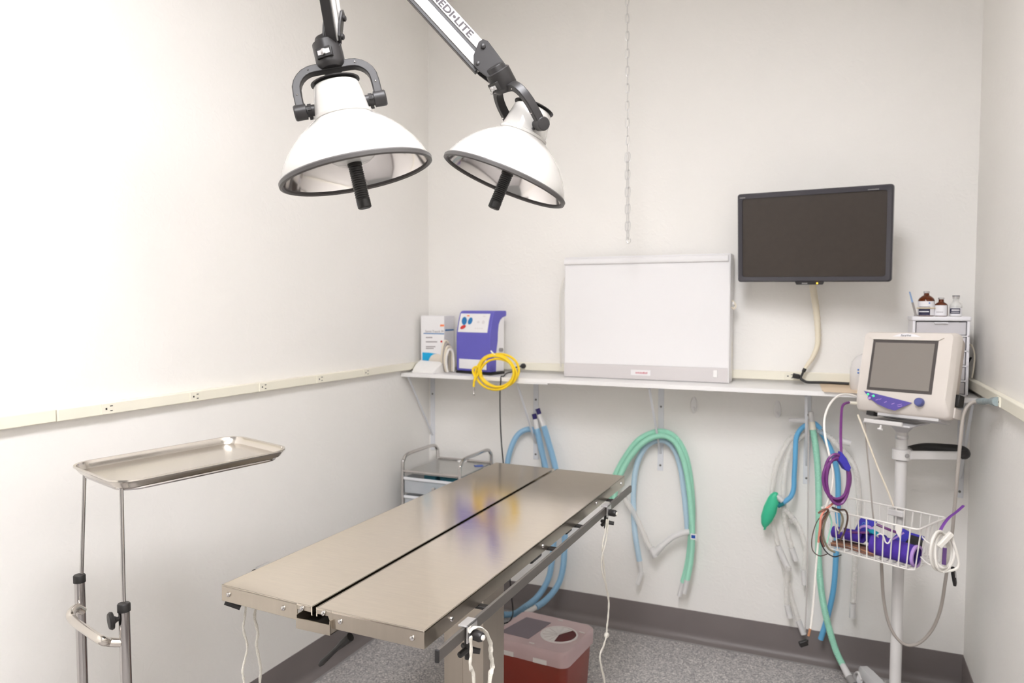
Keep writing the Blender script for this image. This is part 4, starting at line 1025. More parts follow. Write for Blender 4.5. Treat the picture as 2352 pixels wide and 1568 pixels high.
# ================================================================== SHARPS CONTAINER
SM = Matrix.Translation(V((-1.105, 2.865, 0))) @ Matrix.Rotation(math.radians(-5), 4, 'Z')
sb_ = thing('sharps_container', 'red sharps container with a frosted lid and round dial behind the table column', 'bin', (-1.105, 2.865, 0))
def sring(w_, l_, r, z): return [V((x, y, z)) for x, y in rrect(w_, l_, r, 6)]
LZ = 0.31
body = MB(SM); body.loft([sring(0.30, 0.26, 0.035, 0.0), sring(0.305, 0.265, 0.035, 0.012), sring(0.335, 0.29, 0.035, LZ - 0.04)]); obj('bin_body', body, RED, sb_)
lid = MB(SM)
lid.loft([sring(0.350, 0.305, 0.038, LZ - 0.062), sring(0.352, 0.307, 0.038, LZ - 0.03), sring(0.352, 0.307, 0.038, LZ - 0.008), sring(0.340, 0.295, 0.034, LZ), sring(0.30, 0.255, 0.025, LZ + 0.001)])
obj('lid', lid, LIDM, sb_)
obj('lid_label', MB(SM).prism([V((-0.155, -0.10, LZ + 0.0012)), V((-0.02, -0.10, LZ + 0.0012)), V((-0.005, 0.085, LZ + 0.0012)), V((-0.125, 0.085, LZ + 0.0012))], V((0, 0, 0.001))), LIDL, sb_)
dc = V((0.075, -0.005, LZ + 0.001)); dr_ = 0.078
dl = obj('dial_ring', MB(SM).lathe([(dr_ - 0.006, 0), (dr_ - 0.006, 0.004), (dr_, 0.004), (dr_ + 0.001, 0)], dc, (0, 0, 1), 40, cap0=False, cap1=False), LIDW, sb_)
sect = lambda a0, a1, r, n=18: [dc] + [dc + V((r * math.cos(a0 + (a1 - a0) * k / n), r * math.sin(a0 + (a1 - a0) * k / n), 0)) for k in range(n + 1)]
a0 = math.radians(62); a1 = math.radians(62 + 215)
obj('dial_plate', MB(SM).prism(sect(a0, a1, dr_ - 0.006, 24), V((0, 0, 0.0018))), LIDW, dl)
obj('dial_opening', MB(SM).prism(sect(a1, a0 + 2 * PI, dr_ - 0.006, 16), V((0, 0, 0.0008))), DRED, dl)
rib = MB(SM)
for k in range(8):
    q = a0 + (a1 - a0) * (k + 0.3) / 8; e = V((math.cos(q), math.sin(q), 0))
    rib.beam(dc + e * 0.008 + V((0, 0, 0.0028)), dc + e * (dr_ - 0.01) + V((0, 0, 0.0028)), 0.0018, 0.002, (-e.y, e.x, 0))
obj('dial_rib', rib, LIDW, dl)
for x, y in ((0.02, 0.125), (0.01, -0.128), (0.15, 0.06)): obj('lid_tab', MB(SM).box((x - 0.012, y - 0.003, LZ), (x + 0.012, y + 0.003, LZ + 0.003)), LIDW, sb_)
for x in (-0.09, 0.06): obj('lid_catch', MB(SM).box((x - 0.03, -0.1575, LZ - 0.06), (x + 0.03, -0.153, LZ - 0.042)), LIDW, sb_)

# ================================================================== DRAWER TOWER + BOTTLES
ux0, ux1, uy0, uy1, uz1 = 0.293, 0.497, 3.470, 3.680, 1.642
du = thing('drawer_tower', 'white plastic tower of five small drawers at the end of the shelf', 'drawers', (0.395, 3.57, SZ))
fr = MB()
fr.box((ux0, uy0, SZ), (ux0 + 0.010, uy1, uz1 - 0.018)); fr.box((ux1 - 0.010, uy0, SZ), (ux1, uy1, uz1 - 0.018)); fr.box((ux0, uy1 - 0.004, SZ), (ux1, uy1, uz1 - 0.018)); fr.box((ux0, uy0, SZ), (ux1, uy1, SZ + 0.006))
pitch = (uz1 - 0.018 - SZ) / 5
for k in range(1, 5): fr.box((ux0, uy0, SZ + pitch * k - 0.003), (ux1, uy1, SZ + pitch * k + 0.003))
obj('tower_frame', fr, DRWU, du, bevel=0.0015)
obj('tower_top', MB().box((ux0 - 0.004, uy0 - 0.004, uz1 - 0.018), (ux1 + 0.004, uy1, uz1)), DRWU, du, bevel=0.005)
for k in range(5):
    z0 = SZ + pitch * k + (0.008 if k == 0 else 0.005); z1 = SZ + pitch * (k + 1) - 0.005
    d = MB(); a0, a1, b0, b1 = ux0 + 0.013, ux1 - 0.013, uy0 + 0.004, uy1 - 0.012
    d.box((a0, b0, z0), (a1, b0 + 0.002, z1)); d.box((a0, b0, z0), (a1, b1, z0 + 0.002)); d.box((a0, b0, z0), (a0 + 0.002, b1, z1)); d.box((a1 - 0.002, b0, z0), (a1, b1, z1))
    dd = obj('drawer', d, DRWC, du)
    obj('pull_lip', MB().box((-0.025 + (a0 + a1) / 2, b0 - 0.008, z1 - 0.006), (0.025 + (a0 + a1) / 2, b0, z1)), DRWU, dd, bevel=0.001)
tz0 = SZ + pitch * 4 + 0.0075
def packet(x0, y0, x1, y1, zz, m_, lab, r=0.008):
    tag(obj('supply_packet', MB().tube(cr([(x0, y0, zz), ((x0 + x1) / 2, (y0 + y1) / 2, zz + 0.006), (x1, y1, zz)], 5), r, 10, flat=0.6, side=(0, 0, 1)), m_), lab, 'packet', 'packets in the top drawer of the tower')
packet(0.325, 3.50, 0.40, 3.515, tz0 + 0.010, GLOVE, 'ivory packet in the top drawer of the white tower')
packet(0.395, 3.495, 0.435, 3.50, tz0 + 0.009, mat('packet_blue', (110, 146, 214), 0.5), 'blue packet in the top drawer of the white tower')
packet(0.33, 3.53, 0.45, 3.54, tz0 + 0.024, CARDS, 'grey packet lying across the top drawer of the white tower', 0.010)
BY = 3.535
def bottle(px, wpx, ytop, lab, glass, prof_kind):
    d = 2.97 * 1.0
    c = at_y(px, 720, BY); c.z = uz1
    t = thing('medicine_bottle', lab, 'bottle', c, None)
    return t, c
bt, c = bottle(2127, 36, 667, 'largest amber medicine bottle with black and white label and rubber band', AMBER, 0)
R_ = 0.031
obj('glass', MB().lathe([(R_ - 0.003, 0), (R_, 0.003), (R_, 0.066), (R_ - 0.003, 0.074), (R_ - 0.012, 0.083), (0.0105, 0.088), (0.0095, 0.096), (0.0105, 0.098)], c, (0, 0, 1), 28), AMBER, bt)
obj('crimp_cap', MB().lathe([(0.0115, 0.097), (0.0118, 0.104), (0.009, 0.1055)], c, (0, 0, 1), 20), ALU, bt)
def lab_arc(name, c, r, z0, z1, a0, a1, m_, par):
    mb = MB(); n = 18
    ri = [c + V((r * math.cos(a0 + (a1 - a0) * k / n), r * math.sin(a0 + (a1 - a0) * k / n), 0)) for k in range(n + 1)]
    vs = [p + V((0, 0, z0)) for p in ri] + [p + V((0, 0, z1)) for p in ri]
    mb.add(vs, [(k, k + 1, k + n + 2, k + n + 1) for k in range(n)])
    return obj(name, mb, m_, par)
fa = math.radians(-97)
lab_arc('label', c, R_ + 0.0004, 0.004, 0.063, fa - 1.5, fa + 1.5, LABW, bt)
lab_arc('label_band', c, R_ + 0.0008, 0.005, 0.031, fa - 1.0, fa + 0.5, LABN, bt)
lab_arc('label_rule', c, R_ + 0.0008, 0.038, 0.0405, fa - 0.9, fa + 0.5, LABN, bt)
lab_arc('label_line', c, R_ + 0.0012, 0.018, 0.022, fa - 0.9, fa + 0.35, LABW, bt)
lab_arc('label_mark', c, R_ + 0.0008, 0.053, 0.058, fa + 0.3, fa + 0.5, mat('mark_blue', (70, 120, 200), 0.5), bt)
obj('rubber_band', MB().tube([c + V(((R_ + 0.0035) * math.cos(2 * PI * k / 24), (R_ + 0.0035) * math.sin(2 * PI * k / 24), 0.0345)) for k in range(24)], 0.002, 6, closed=True), BAND, bt)
sy = thing('syringe', 'capped syringe tucked under the band of the largest amber bottle', 'syringe', (c.x - 0.045, c.y - 0.01, uz1))
s0, s1 = V((c.x - 0.0385, c.y - 0.012, uz1 + 0.004)), V((c.x - 0.064, c.y - 0.012, uz1 + 0.103))
obj('barrel', MB().cyl(s0, lerp(s0, s1, 0.55), 0.0045, n=12), SYR, sy); obj('plunger', MB().cyl(s0 - V((0, 0, 0.003)), s0 + V((0, 0, 0.003)), 0.007, n=12), SYR, sy)
obj('needle_cap', MB().cyl(lerp(s0, s1, 0.55), s1, 0.0034, 0.0026, 12), NEEDL, sy)
bt, c = bottle(2161, 29, 680, 'smaller amber medicine bottle with a plain white label', AMBER, 1)
R_ = 0.0245
obj('glass', MB().lathe([(R_ - 0.003, 0), (R_, 0.003), (R_, 0.046), (R_ - 0.003, 0.052), (0.012, 0.059), (0.0098, 0.062), (0.0095, 0.070), (0.0105, 0.072)], c, (0, 0, 1), 28), AMBER, bt)
obj('crimp_cap', MB().lathe([(0.0115, 0.071), (0.0118, 0.077), (0.009, 0.0785)], c, (0, 0, 1), 20), ALU, bt)
lab_arc('label', c, R_ + 0.0004, 0.003, 0.046, fa - 1.4, fa + 1.05, LABW, bt); lab_arc('label_line', c, R_ + 0.0008, 0.017, 0.0195, fa - 0.75, fa + 0.35, TEXTG, bt)
bt, c = bottle(2195, 26, 675, 'clear glass vial with a navy printed label', GLASS, 2)
R_ = 0.0225
obj('glass', MB().lathe([(R_ - 0.003, 0), (R_, 0.003), (R_, 0.044), (R_ - 0.004, 0.053), (0.011, 0.061), (0.0105, 0.074), (0.012, 0.076)], c, (0, 0, 1), 28), GLASS, bt)
obj('liquid', MB().lathe([(R_ - 0.004, 0.002), (R_ - 0.002, 0.004), (R_ - 0.002, 0.040)], c, (0, 0, 1), 24), FROST, bt)
obj('crimp_cap', MB().lathe([(0.0125, 0.074), (0.0128, 0.082), (0.013, 0.083), (0.013, 0.0855), (0.009, 0.086)], c, (0, 0, 1), 20), ALU, bt)
obj('cap_ring', MB().lathe([(0.0133, 0.0835), (0.0133, 0.0862)], c, (0, 0, 1), 20), LABN, bt)
lab_arc('label', c, R_ + 0.0004, 0.003, 0.036, fa - 1.5, fa + 1.5, LABW, bt); lab_arc('label_band', c, R_ + 0.0008, 0.012, 0.034, fa - 1.1, fa + 0.75, LABN, bt)
lab_arc('label_line', c, R_ + 0.0012, 0.017, 0.0195, fa - 0.8, fa + 0.6, LABW, bt); lab_arc('label_line', c, R_ + 0.0012, 0.024, 0.029, fa - 0.7, fa + 0.6, LABW, bt)

# cords in the corner behind the tower
kb = thing('corner_cord', 'black strap and pale cord bunched in the corner beside the drawer tower', 'cord', (0.527, 3.6, 1.378))
obj('black_strap', MB().tube(cr([(0.512, 3.655, 1.322), (0.514, 3.66, 1.40), (0.520, 3.665, 1.44), (0.532, 3.665, 1.468)], 5), 0.009, 8, flat=0.5), BLACK, kb)
obj('pale_cord', MB().tube(cr([(0.528, 3.60, 1.385), (0.534, 3.60, 1.44), (0.534, 3.605, 1.49), (0.522, 3.62, 1.525), (0.512, 3.64, 1.50)], 6), 0.0035, 7), CABC, kb)

# clear plastic mask/canister and tan envelope left of the patient monitor
cn = thing('plastic_canister', 'frosted plastic canister half hidden behind the patient monitor', 'canister', (0.12, 3.53, SZ))
cc = V((0.115, 3.53, SZ + 0.0005)); rings = []
for z_, rx, ry, ox in ((0, 0.048, 0.042, 0), (0.01, 0.052, 0.046, 0), (0.09, 0.054, 0.047, 0), (0.125, 0.05, 0.043, 0.002), (0.148, 0.038, 0.034, 0.008), (0.158, 0.022, 0.02, 0.012)):
    rings.append([cc + V((ox + rx * math.cos(q), ry * math.sin(q), z_)) for q in [2 * PI * k / 24 for k in range(24)]])
m0 = MB(); m0.loft(rings); obj('canister_shell', m0, mat('frosted_shell', (246, 243, 242), 0.25, alpha=0.5), cn)
obj('inner_cup', MB().lathe([(0.03, 0.004), (0.034, 0.01), (0.036, 0.07), (0.02, 0.075)], cc + V((0.006, 0, 0)), (0, 0, 1), 20), FROST, cn)
for k in range(2): obj('blue_mark', MB().ball(cc + V((-0.022, -0.044, 0.092 - 0.013 * k)), 0.004, 8), mat('mark_blue', (70, 120, 200), 0.5), cn)
obj('canister_spout', MB().cyl(cc + V((0.012, -0.01, 0.150)), cc + V((0.05, -0.02, 0.178)), 0.011, 0.008, 12), FROST, cn)
tag(obj('tan_envelope', MB().prism([at_z(1882, 879, SZ + 0.0008), at_z(1888, 896, SZ + 0.0008), at_z(1892, 899.5, SZ + 0.0008), at_z(1985, 904, SZ + 0.0008), at_z(1985, 881, SZ + 0.0008)], V((0, 0, 0.002))), TAN), 'tan paper envelope lying flat on the shelf below the black cable', 'envelope')

# ================================================================== PATIENT MONITOR CART
K = 1.05
PX, PY = 0.251, 3.300
CM = Matrix.Translation(V((PX, PY, 0))) @ Matrix.Rotation(math.radians(-28), 4, 'Z')
ct = thing('monitor_cart', 'white rolling pole cart with wire basket, carrying the patient monitor', 'cart', (PX, PY, 0))
obj('pole', MB().cyl((PX, PY, 0.07), (PX, PY, 1.215), 0.0215, n=24), CARTW, ct)
obj('pole_ring', MB().lathe([(0.0225, -0.008), (0.0235, -0.006), (0.0235, 0.006), (0.0225, 0.008)], (PX, PY, 1.165), (0, 0, 1), 24), ALU, ct)
obj('pole_ring', MB().lathe([(0.0218, -0.004), (0.0225, 0.0), (0.0218, 0.004)], (PX, PY, 1.075), (0, 0, 1), 24), GREY, ct)
obj('hub', MB().lathe([(0.05, 0.045), (0.06, 0.06), (0.055, 0.095), (0.035, 0.11), (0.023, 0.115)], (PX, PY, 0), (0, 0, 1), 28), CARTG, ct)
for k in range(5):
    q = math.radians(114.8 + 72 * k); e = V((math.cos(q), math.sin(q), 0)); s_ = V((-e.y, e.x, 0)); R1 = 0.27
    rings = []
    for r_, wd, z0, z1 in ((0.03, 0.03, 0.055, 0.10), (0.12, 0.028, 0.062, 0.105), (0.21, 0.026, 0.068, 0.108), (0.255, 0.022, 0.072, 0.106), (R1, 0.012, 0.076, 0.098)):
        c = V((PX, PY, 0)) + e * r_
        rings.append([c + s_ * (wd * a) + V((0, 0, z)) for a, z in ((-1, z0), (1, z0), (1.0, z1 - 0.012), (0.7, z1), (-0.7, z1), (-1.0, z1 - 0.012))])
    lg = MB(); lg.loft(rings); leg = obj('base_leg', lg, CARTG, ct, ang=50)
    wc = V((PX, PY, 0.036)) + e * (R1 - 0.018) + s_ * 0.012
    obj('caster_wheel', MB().lathe([(0.008, -0.014), (0.034, -0.012), (0.036, 0), (0.034, 0.012), (0.008, 0.014)], wc, s_ * 0.8 + e * 0.6, 22), CARTG, leg)
    obj('caster_guard', MB().tube(cr([wc + e * 0.036 + V((0, 0, -0.01)), wc + e * 0.03 + V((0, 0, 0.022)), wc + V((0, 0, 0.04)), wc - e * 0.03 + V((0, 0, 0.024))], 5), 0.017, 10, flat=0.45, side=(0, 0, 1)), CARTW, leg)
# handle
hz = 1.68 - (1042 - 703) / 1699 * 2.93
rt_ = V((0.916, 0.40, 0)); bk_ = V((-0.40, 0.916, 0)); P0 = V((PX, PY, hz))
obj('handle_collar', MB().lathe([(0.0225, -0.022), (0.034, -0.020), (0.034, 0.020), (0.0225, 0.022)], P0, (0, 0, 1), 24), CARTW, ct, bevel=0.002)
obj('handle_bar', MB().beam(P0 + rt_ * 0.02 - bk_ * 0.02, P0 + rt_ * 0.225 - bk_ * 0.02 - V((0, 0, 0.002)), 0.02, 0.034, bk_), CARTW, ct, bevel=0.006, seg=3)
hg = [P0 + rt_ * 0.215 - bk_ * 0.02, P0 + rt_ * 0.245 - bk_ * 0.012, P0 + rt_ * 0.25 + bk_ * 0.02, P0 + rt_ * 0.20 + bk_ * 0.06, P0 + rt_ * 0.13 + bk_ * 0.08, P0 + rt_ * 0.07 + bk_ * 0.075]
hg = [q_ + V((0, 0, 0.010 if 1 < k_ < 5 else 0.002)) for k_, q_ in enumerate(hg)]
obj('handle_grip', MB().tube(cr(hg, 6), [0.016 + 0.006 * math.sin(PI * k_ / 30) for k_ in range(31)], 12), DARK, ct)
obj('handle_link', MB().tube(cr([P0 + rt_ * 0.075 + bk_ * 0.075, P0 + rt_ * 0.03 + bk_ * 0.05, P0 + bk_ * 0.02], 5), 0.0155, 12), GREY, ct)
obj('collar_knob', MB().lathe([(0.008, 0), (0.009, 0.003), (0.006, 0.005)], P0 - bk_ * 0.033 + rt_ * 0.004, -bk_, 14), GREY, ct)
# tilt head under the monitor
obj('mount_plate', MB(CM).box((-0.095, -0.13, 1.222), (0.085, 0.05, 1.230)), CARTG, ct, bevel=0.003)
obj('mount_lip', MB(CM).box((-0.085, -0.142, 1.226), (0.06, -0.128, 1.242)), CARTW, ct, bevel=0.003)
obj('mount_cone', MB().lathe([(0.0225, 1.185), (0.04, 1.205), (0.075, 1.222), (0.075, 1.226)], (PX, PY, 0), (0, 0, 1), 28), CARTG, ct)
obj('lock_screw', MB(CM).lathe([(0.004, 0), (0.004, 0.012), (0.010, 0.014), (0.010, 0.02)], V((-0.02, -0.135, 1.222)), (0, -0.5, -1), 12), CARTW, ct)
# wire basket (local: x right, -y front)
bxw, byf, byb, bzt, bzb = 0.184, -0.275, -0.032, 0.886, 0.730
bw = MB(CM); rW = 0.0027
def cyl2(m_, a, b, r=rW): m_.cyl(a, b, r, n=6)
inset = 0.018
def rimpts(x, yf, yb, z, r): return [V((p_[0], p_[1] + (yf + yb) / 2, z)) for p_ in rrect(2 * x, yb - yf, r, 4)]
bw.tube(rimpts(bxw, byf, byb, bzt, 0.014), 0.0036, 7, closed=True)
bw.tube(rimpts(bxw - inset, byf + inset * 0.6, byb - 0.004, bzb, 0.02), rW, 6, closed=True)
nx = 11
for k in range(nx):
    x = -bxw + 0.025 + (2 * bxw - 0.05) * k / (nx - 1); xb = x * (bxw - inset) / bxw
    cyl2(bw, (x, byf, bzt), (xb, byf + inset * 0.6, bzb)); cyl2(bw, (x, byb, bzt), (xb, byb - 0.004, bzb)); cyl2(bw, (xb, byf + inset * 0.6, bzb), (xb, byb - 0.004, bzb), 0.0018)
for k in range(5):
    y = byf + 0.03 + (byb - byf - 0.06) * k / 4
    for s_ in (-1, 1): cyl2(bw, (s_ * bxw, y, bzt), (s_ * (bxw - inset), y, bzb))
    cyl2(bw, (-bxw + inset, y, bzb), (bxw - inset, y, bzb), 0.0018)
bk_o = obj('basket', bw, WIRE, ct, ang=60)
# open wire side rack at the right end and two small hooks in front
sr = MB(CM)
sr.tube(cr([(bxw - 0.004, byf + 0.05, 0.85), (bxw + 0.02, byf + 0.03, 0.842), (bxw + 0.045, byf + 0.03, 0.838), (bxw + 0.058, byf + 0.06, 0.848)], 5), rW, 6)
sr.tube(cr([(bxw - 0.008, byf + 0.05, 0.775), (bxw + 0.02, byf + 0.03, 0.766), (bxw + 0.045, byf + 0.03, 0.762), (bxw + 0.058, byf + 0.06, 0.775)], 5), rW, 6)
sr.cyl((bxw + 0.058, byf + 0.06, 0.848), (bxw + 0.058, byf + 0.06, 0.775), rW, n=6)
obj('side_rack', sr, WIRE, bk_o)
for x in (-0.115, 0.065):
    zz = 0.835
    obj('front_hook', MB(CM).tube(cr([(x - 0.018, byf - 0.004, zz - 0.008), (x - 0.016, byf - 0.016, zz), (x - 0.004, byf - 0.02, zz + 0.010), (x + 0.006, byf - 0.016, zz + 0.004), (x + 0.013, byf - 0.012, zz - 0.018), (x + 0.022, byf - 0.008, zz - 0.020), (x + 0.028, byf - 0.004, zz - 0.004)], 5), rW, 6), WIRE, bk_o)
obj('basket_clamp', MB(CM).box((-0.03, -0.04, 0.852), (0.03, -0.018, 0.876)), CARTW, ct, bevel=0.003)

# ---- patient monitor
MM = Matrix.Translation(V((0.2385, 3.2005, 1.424))) @ Matrix.Rotation(math.radians(-31.5), 4, 'Z') @ Matrix.Rotation(math.radians(-13.8), 4, 'X') @ Matrix.Rotation(math.radians(-0.9), 4, 'Y')
pm = thing('patient_monitor', 'putty coloured patient monitor with grey screen and violet keypad', 'patient monitor', (0.2425, 3.22, 1.26))
mw, mh = 0.356, 0.31
def mring(w_, z0, z1, y, r): return [V((x, y, z + (z0 + z1) / 2)) for x, z in rrect(w_, z1 - z0, r, 4)]
bdm = MB(MM)
bdm.loft([mring(mw - 0.02, -0.098, mh / 2 + 0.006, 0.0, 0.016), mring(mw - 0.004, -0.148, mh / 2 + 0.013, 0.020, 0.018), mring(mw, -mh / 2, mh / 2 + 0.015, 0.030, 0.018), mring(mw, -mh / 2, mh / 2 + 0.015, 0.055, 0.018)])
obj('front_case', bdm, PUTTY, pm, ang=35)
bdb = MB(MM)
bdb.loft([mring(mw - 0.006, -mh / 2 + 0.003, mh / 2 + 0.012, 0.055, 0.018), mring(mw - 0.02, -mh / 2 + 0.006, mh / 2 + 0.004, 0.10, 0.02), mring(mw - 0.07, -mh / 2 + 0.03, mh / 2 - 0.04, 0.13, 0.02)])
obj('rear_case', bdb, PUTTY2, pm, ang=35)
mo = MM @ V((0, 0, 0)); mn = (MM.to_3x3() @ V((0, -1, 0))).normalized(); MI = MM.inverted()
def ml(px, py, off=0.0): q = MI @ at_p(px, py, mo + mn * off, mn); return q
q4 = [ml(2007.5, 780.7), ml(2157.3, 782.5), ml(2138.9, 906.2), ml(1990.2, 894.2)]
sx0 = (q4[0].x + q4[3].x) / 2; sx1 = (q4[1].x + q4[2].x) / 2; sz1 = (q4[0].z + q4[1].z) / 2; sz0 = (q4[2].z + q4[3].z) / 2
bzl = obj('screen_bezel', MB(MM).box((sx0, -0.0025, sz0), (sx1, 0.001, sz1)), BEZ, pm, bevel=0.001)
g = 0.011
obj('screen', MB(MM).box((sx0 + g, -0.0032, sz0 + g), (sx1 - g, -0.0024, sz1 - g)), SCRN, bzl)
obj('screen_hood', MB(MM).prism([V((sx0 - 0.02, 0, sz1 + 0.012)), V((0.0, 0, sz1 + 0.014)), V((sx1 + 0.02, 0, sz1 + 0.012)), V((sx1, 0, sz1 + 0.001)), V((sx0, 0, sz1 + 0.001))], V((0, -0.006, 0))), PUTTY, pm)
kp = [(1984, 897), (2040, 911), (2095, 925), (2075, 934), (2055, 943), (2038, 938), (2016, 928), (2001, 917), (1996, 918), (1993, 914), (1994, 909), (1989, 904)]
def mpoly(name, pts, m_, par, off=0.0, th=0.0012): 
    L = [ml(x, y, 0.001) for x, y in pts]
    return obj(name, MB(MM).prism([V((q.x, -0.0005 - off, q.z)) for q in L], V((0, -th, 0))), m_, par)
kpd = mpoly('keypad', kp, VIOL, pm)
for x, y in ((1994.5, 905), (2007, 909)):
    q = ml(x, y); obj('status_led', MB(MM).lathe([(0.0042, 0), (0.0042, 0.001), (0.002, 0.002)], V((q.x, -0.0017, q.z)), (0, -1, 0), 12), LED, kpd)
for x, y, w_ in ((2015, 916.5, 7), (2022, 915.5, 5), (2034, 922, 6), (2051, 926, 7), (2066, 928, 10), (2067, 932, 10), (2003, 907, 4)):
    mpoly('keypad_mark', [(x - w_ / 2, y + 1.5), (x + w_ / 2, y - 0.8), (x + w_ / 2, y + 0.4), (x - w_ / 2, y + 2.7)], LILAC, kpd, 0.0012, 0.0004)
q = ml(1997.5, 914); obj('round_key', MB(MM).lathe([(0.0055, 0), (0.005, 0.0014)], V((q.x, -0.0015, q.z)), (0, -1, 0), 14), LILAC, kpd)
q = ml(2113, 924); obj('control_knob', MB(MM).lathe([(0.017, 0), (0.017, 0.006), (0.0145, 0.016), (0.012, 0.018), (0.004, 0.0185)], V((q.x, 0.0, q.z)), (0, -1, 0), 24), mat('knob_blue', (86, 92, 150), 0.35, var=0.05), pm, ang=30)
bpq = [ml(2049, 773.5), ml(2066, 767.5), ml(2084, 765.5), ml(2102, 768), ml(2118, 775)]
bpl = obj('brand_arch', MB(MM).prism([V((q.x, 0.0, min(q.z, mh / 2 + 0.004))) for q in bpq], V((0, -0.003, 0))), LABW, pm)
q = ml(2081, 772)
text('brand_print', 'SurgiVet', 0.0115, TEXTD, bpl, MM @ V((q.x, -0.0034, q.z - 0.001)), MM.to_3x3() @ V((1, 0, 0)), MM.to_3x3() @ V((0, 0, 1)), 0.0003, 'CENTER', shear=0.25)
obj('side_port', MB(MM).box((mw / 2 - 0.008, 0.06, -0.10), (mw / 2 + 0.012, 0.10, -0.055)), BLACK, pm, bevel=0.003)
obj('side_module', MB(MM).box((mw / 2 - 0.01, 0.055, -0.145), (mw / 2 + 0.004, 0.11, -0.105)), PUTTY, pm, bevel=0.003)
obj('foot_pad', MB(MM).box((-0.13, 0.02, -mh / 2 - 0.014), (-0.10, 0.05, -mh / 2 + 0.001)), BLACK, pm)
obj('slide_tray', MB(MM).box((-0.09, 0.03, -mh / 2 - 0.010), (0.14, 0.12, -mh / 2 + 0.001)), CARTG, pm)

# ---- cables from the monitor
DC = 2.70
def tubed(name, pts, r, m_, lab, cat='cable', n=8, k=7, parent=None):
    P_ = [at_d(x, y, d) for x, y, d in pts]
    o = obj(name, MB().tube(cr(P_, k), r, n), m_, parent)
    if parent is None: tag(o, lab, cat)
    return o
sl_ = thing('sensor_lead', 'white sensor lead draped from the monitor past the basket to a black clip', 'cable', at_d(1860, 1460, 2.62))
tubed('lead', [(1966, 910, 2.90), (1945, 905, 2.88), (1925, 909, 2.85), (1906, 928, 2.80), (1894, 960, 2.76), (1895, 1000, 2.72), (1906, 1050, 2.70), (1913, 1090, 2.70), (1908, 1130, 2.70), (1897, 1165, 2.72), (1888, 1185, 2.74), (1877, 1267, 2.74), (1870, 1360, 2.74), (1864, 1425, 2.74), (1861, 1445, 2.74)], 0.0040, CABW, '', parent=sl_)
conn(at_d(1861, 1443, 2.74), at_d(1857, 1460, 2.74), 0.0048, mat('copper_tip', (196, 140, 104), 0.4, 0.4), sl_, 'lead_tip')
obj('black_clip', MB().beam(at_d(1836, 1480, 2.74), at_d(1854, 1474, 2.74), 0.02, 0.016, (0, 0, 1)), BLACK, sl_, bevel=0.003)
obj('clip_jaw', MB().cyl(at_d(1853, 1468, 2.74), at_d(1852, 1480, 2.74), 0.006, n=8), BLACK, sl_)
ph = thing('pressure_hose', 'plum coloured coiled hose hanging from the monitor in a purple clip', 'hose', at_d(1922, 1150, 2.70))
obj('hose_fitting', MB().cyl(at_d(1966, 926, 2.90), at_d(1948, 924, 2.88), 0.007, 0.005, 10), CREAM, ph)
tubed('drop_hose', [(1950, 924, 2.88), (1940, 927, 2.86), (1934, 936, 2.84), (1932, 960, 2.80), (1931, 1000, 2.75), (1932, 1038, 2.72)], 0.0052, PLUM, '', parent=ph)
cpts = []
for k in range(4 * 12 + 4):
    q = PI * 0.35 + 2 * PI * k / 12; lp_ = k / 12
    cpts.append(at_d(1923 + (28 - 3 * math.sin(lp_ * 2)) * math.cos(q) + 3 * math.sin(lp_ * 1.6), 1100 - (50 + 6 * math.sin(lp_ * 2.3)) * math.sin(q) + 3 * math.cos(lp_), 2.70 - 0.008 * math.sin(lp_ * 2.9)))
obj('hose_coil', MB().tube(cr([at_d(1932, 1038, 2.72)] + cpts, 4), 0.0052, 8), PLUM, ph)
obj('purple_clip', MB().prism([at_d(1933, 1037, 2.685), at_d(1945, 1052, 2.685), at_d(1956, 1074, 2.685), at_d(1951, 1084, 2.685), at_d(1941, 1078, 2.685), at_d(1928, 1058, 2.685)], cdir(0, 0, -1) * 0.03), CUFF2, ph, bevel=0.003)
tubed('cream_lead', [(1970, 952, 2.92), (1985, 990, 2.90), (2015, 1070, 2.88), (2040, 1130, 2.87), (2052, 1162, 2.86)], 0.0034, CABC, 'thin cream lead running slanted from the monitor to the basket rim')
tubed('grey_lead', [(1986, 960, 2.93), (1990, 1020, 2.95), (1998, 1100, 2.97), (2004, 1170, 2.97), (2012, 1240, 2.98)], 0.0030, CABG, 'thin grey lead hanging behind the cream lead and the basket')
# power cable looping below the basket, plugged at the right wall
pl = thing('supply_cable', 'thick grey cable looping under the basket up to a wall plug', 'cable', at_d(2100, 1484, 2.95))
prp = V((XR - 0.03, PR.y, 1.357))
cabp = [at_d(2247, 921, 2.72), at_d(2228, 927, 2.72), at_d(2214, 950, 2.72), at_d(2207, 1000, 2.72), at_d(2200, 1080, 2.74), at_d(2193, 1160, 2.78), at_d(2184, 1250, 2.82), at_d(2172, 1330, 2.86), at_d(2160, 1400, 2.90), at_d(2138, 1450, 2.93), at_d(2105, 1479, 2.95), at_d(2072, 1476, 2.96), at_d(2045, 1440, 2.97), at_d(2030, 1380, 2.97), at_d(2025, 1300, 2.97), at_d(2024, 1250, 2.97)]
obj('cable', MB().tube(cr(cabp, 8), 0.0062, 9), CABG, pl)
pq = prp + V((-0.002, 0, 0))
obj('plug', MB().tube(cr([at_d(2247, 921, 2.72), lerp(at_d(2247, 921, 2.72), pq, 0.35), lerp(at_d(2247, 921, 2.72), pq, 0.7), pq], 3), [0.010, 0.011, 0.012, 0.012, 0.010, 0.010, 0.012, 0.015, 0.016, 0.016], 12), PLUGC, pl)

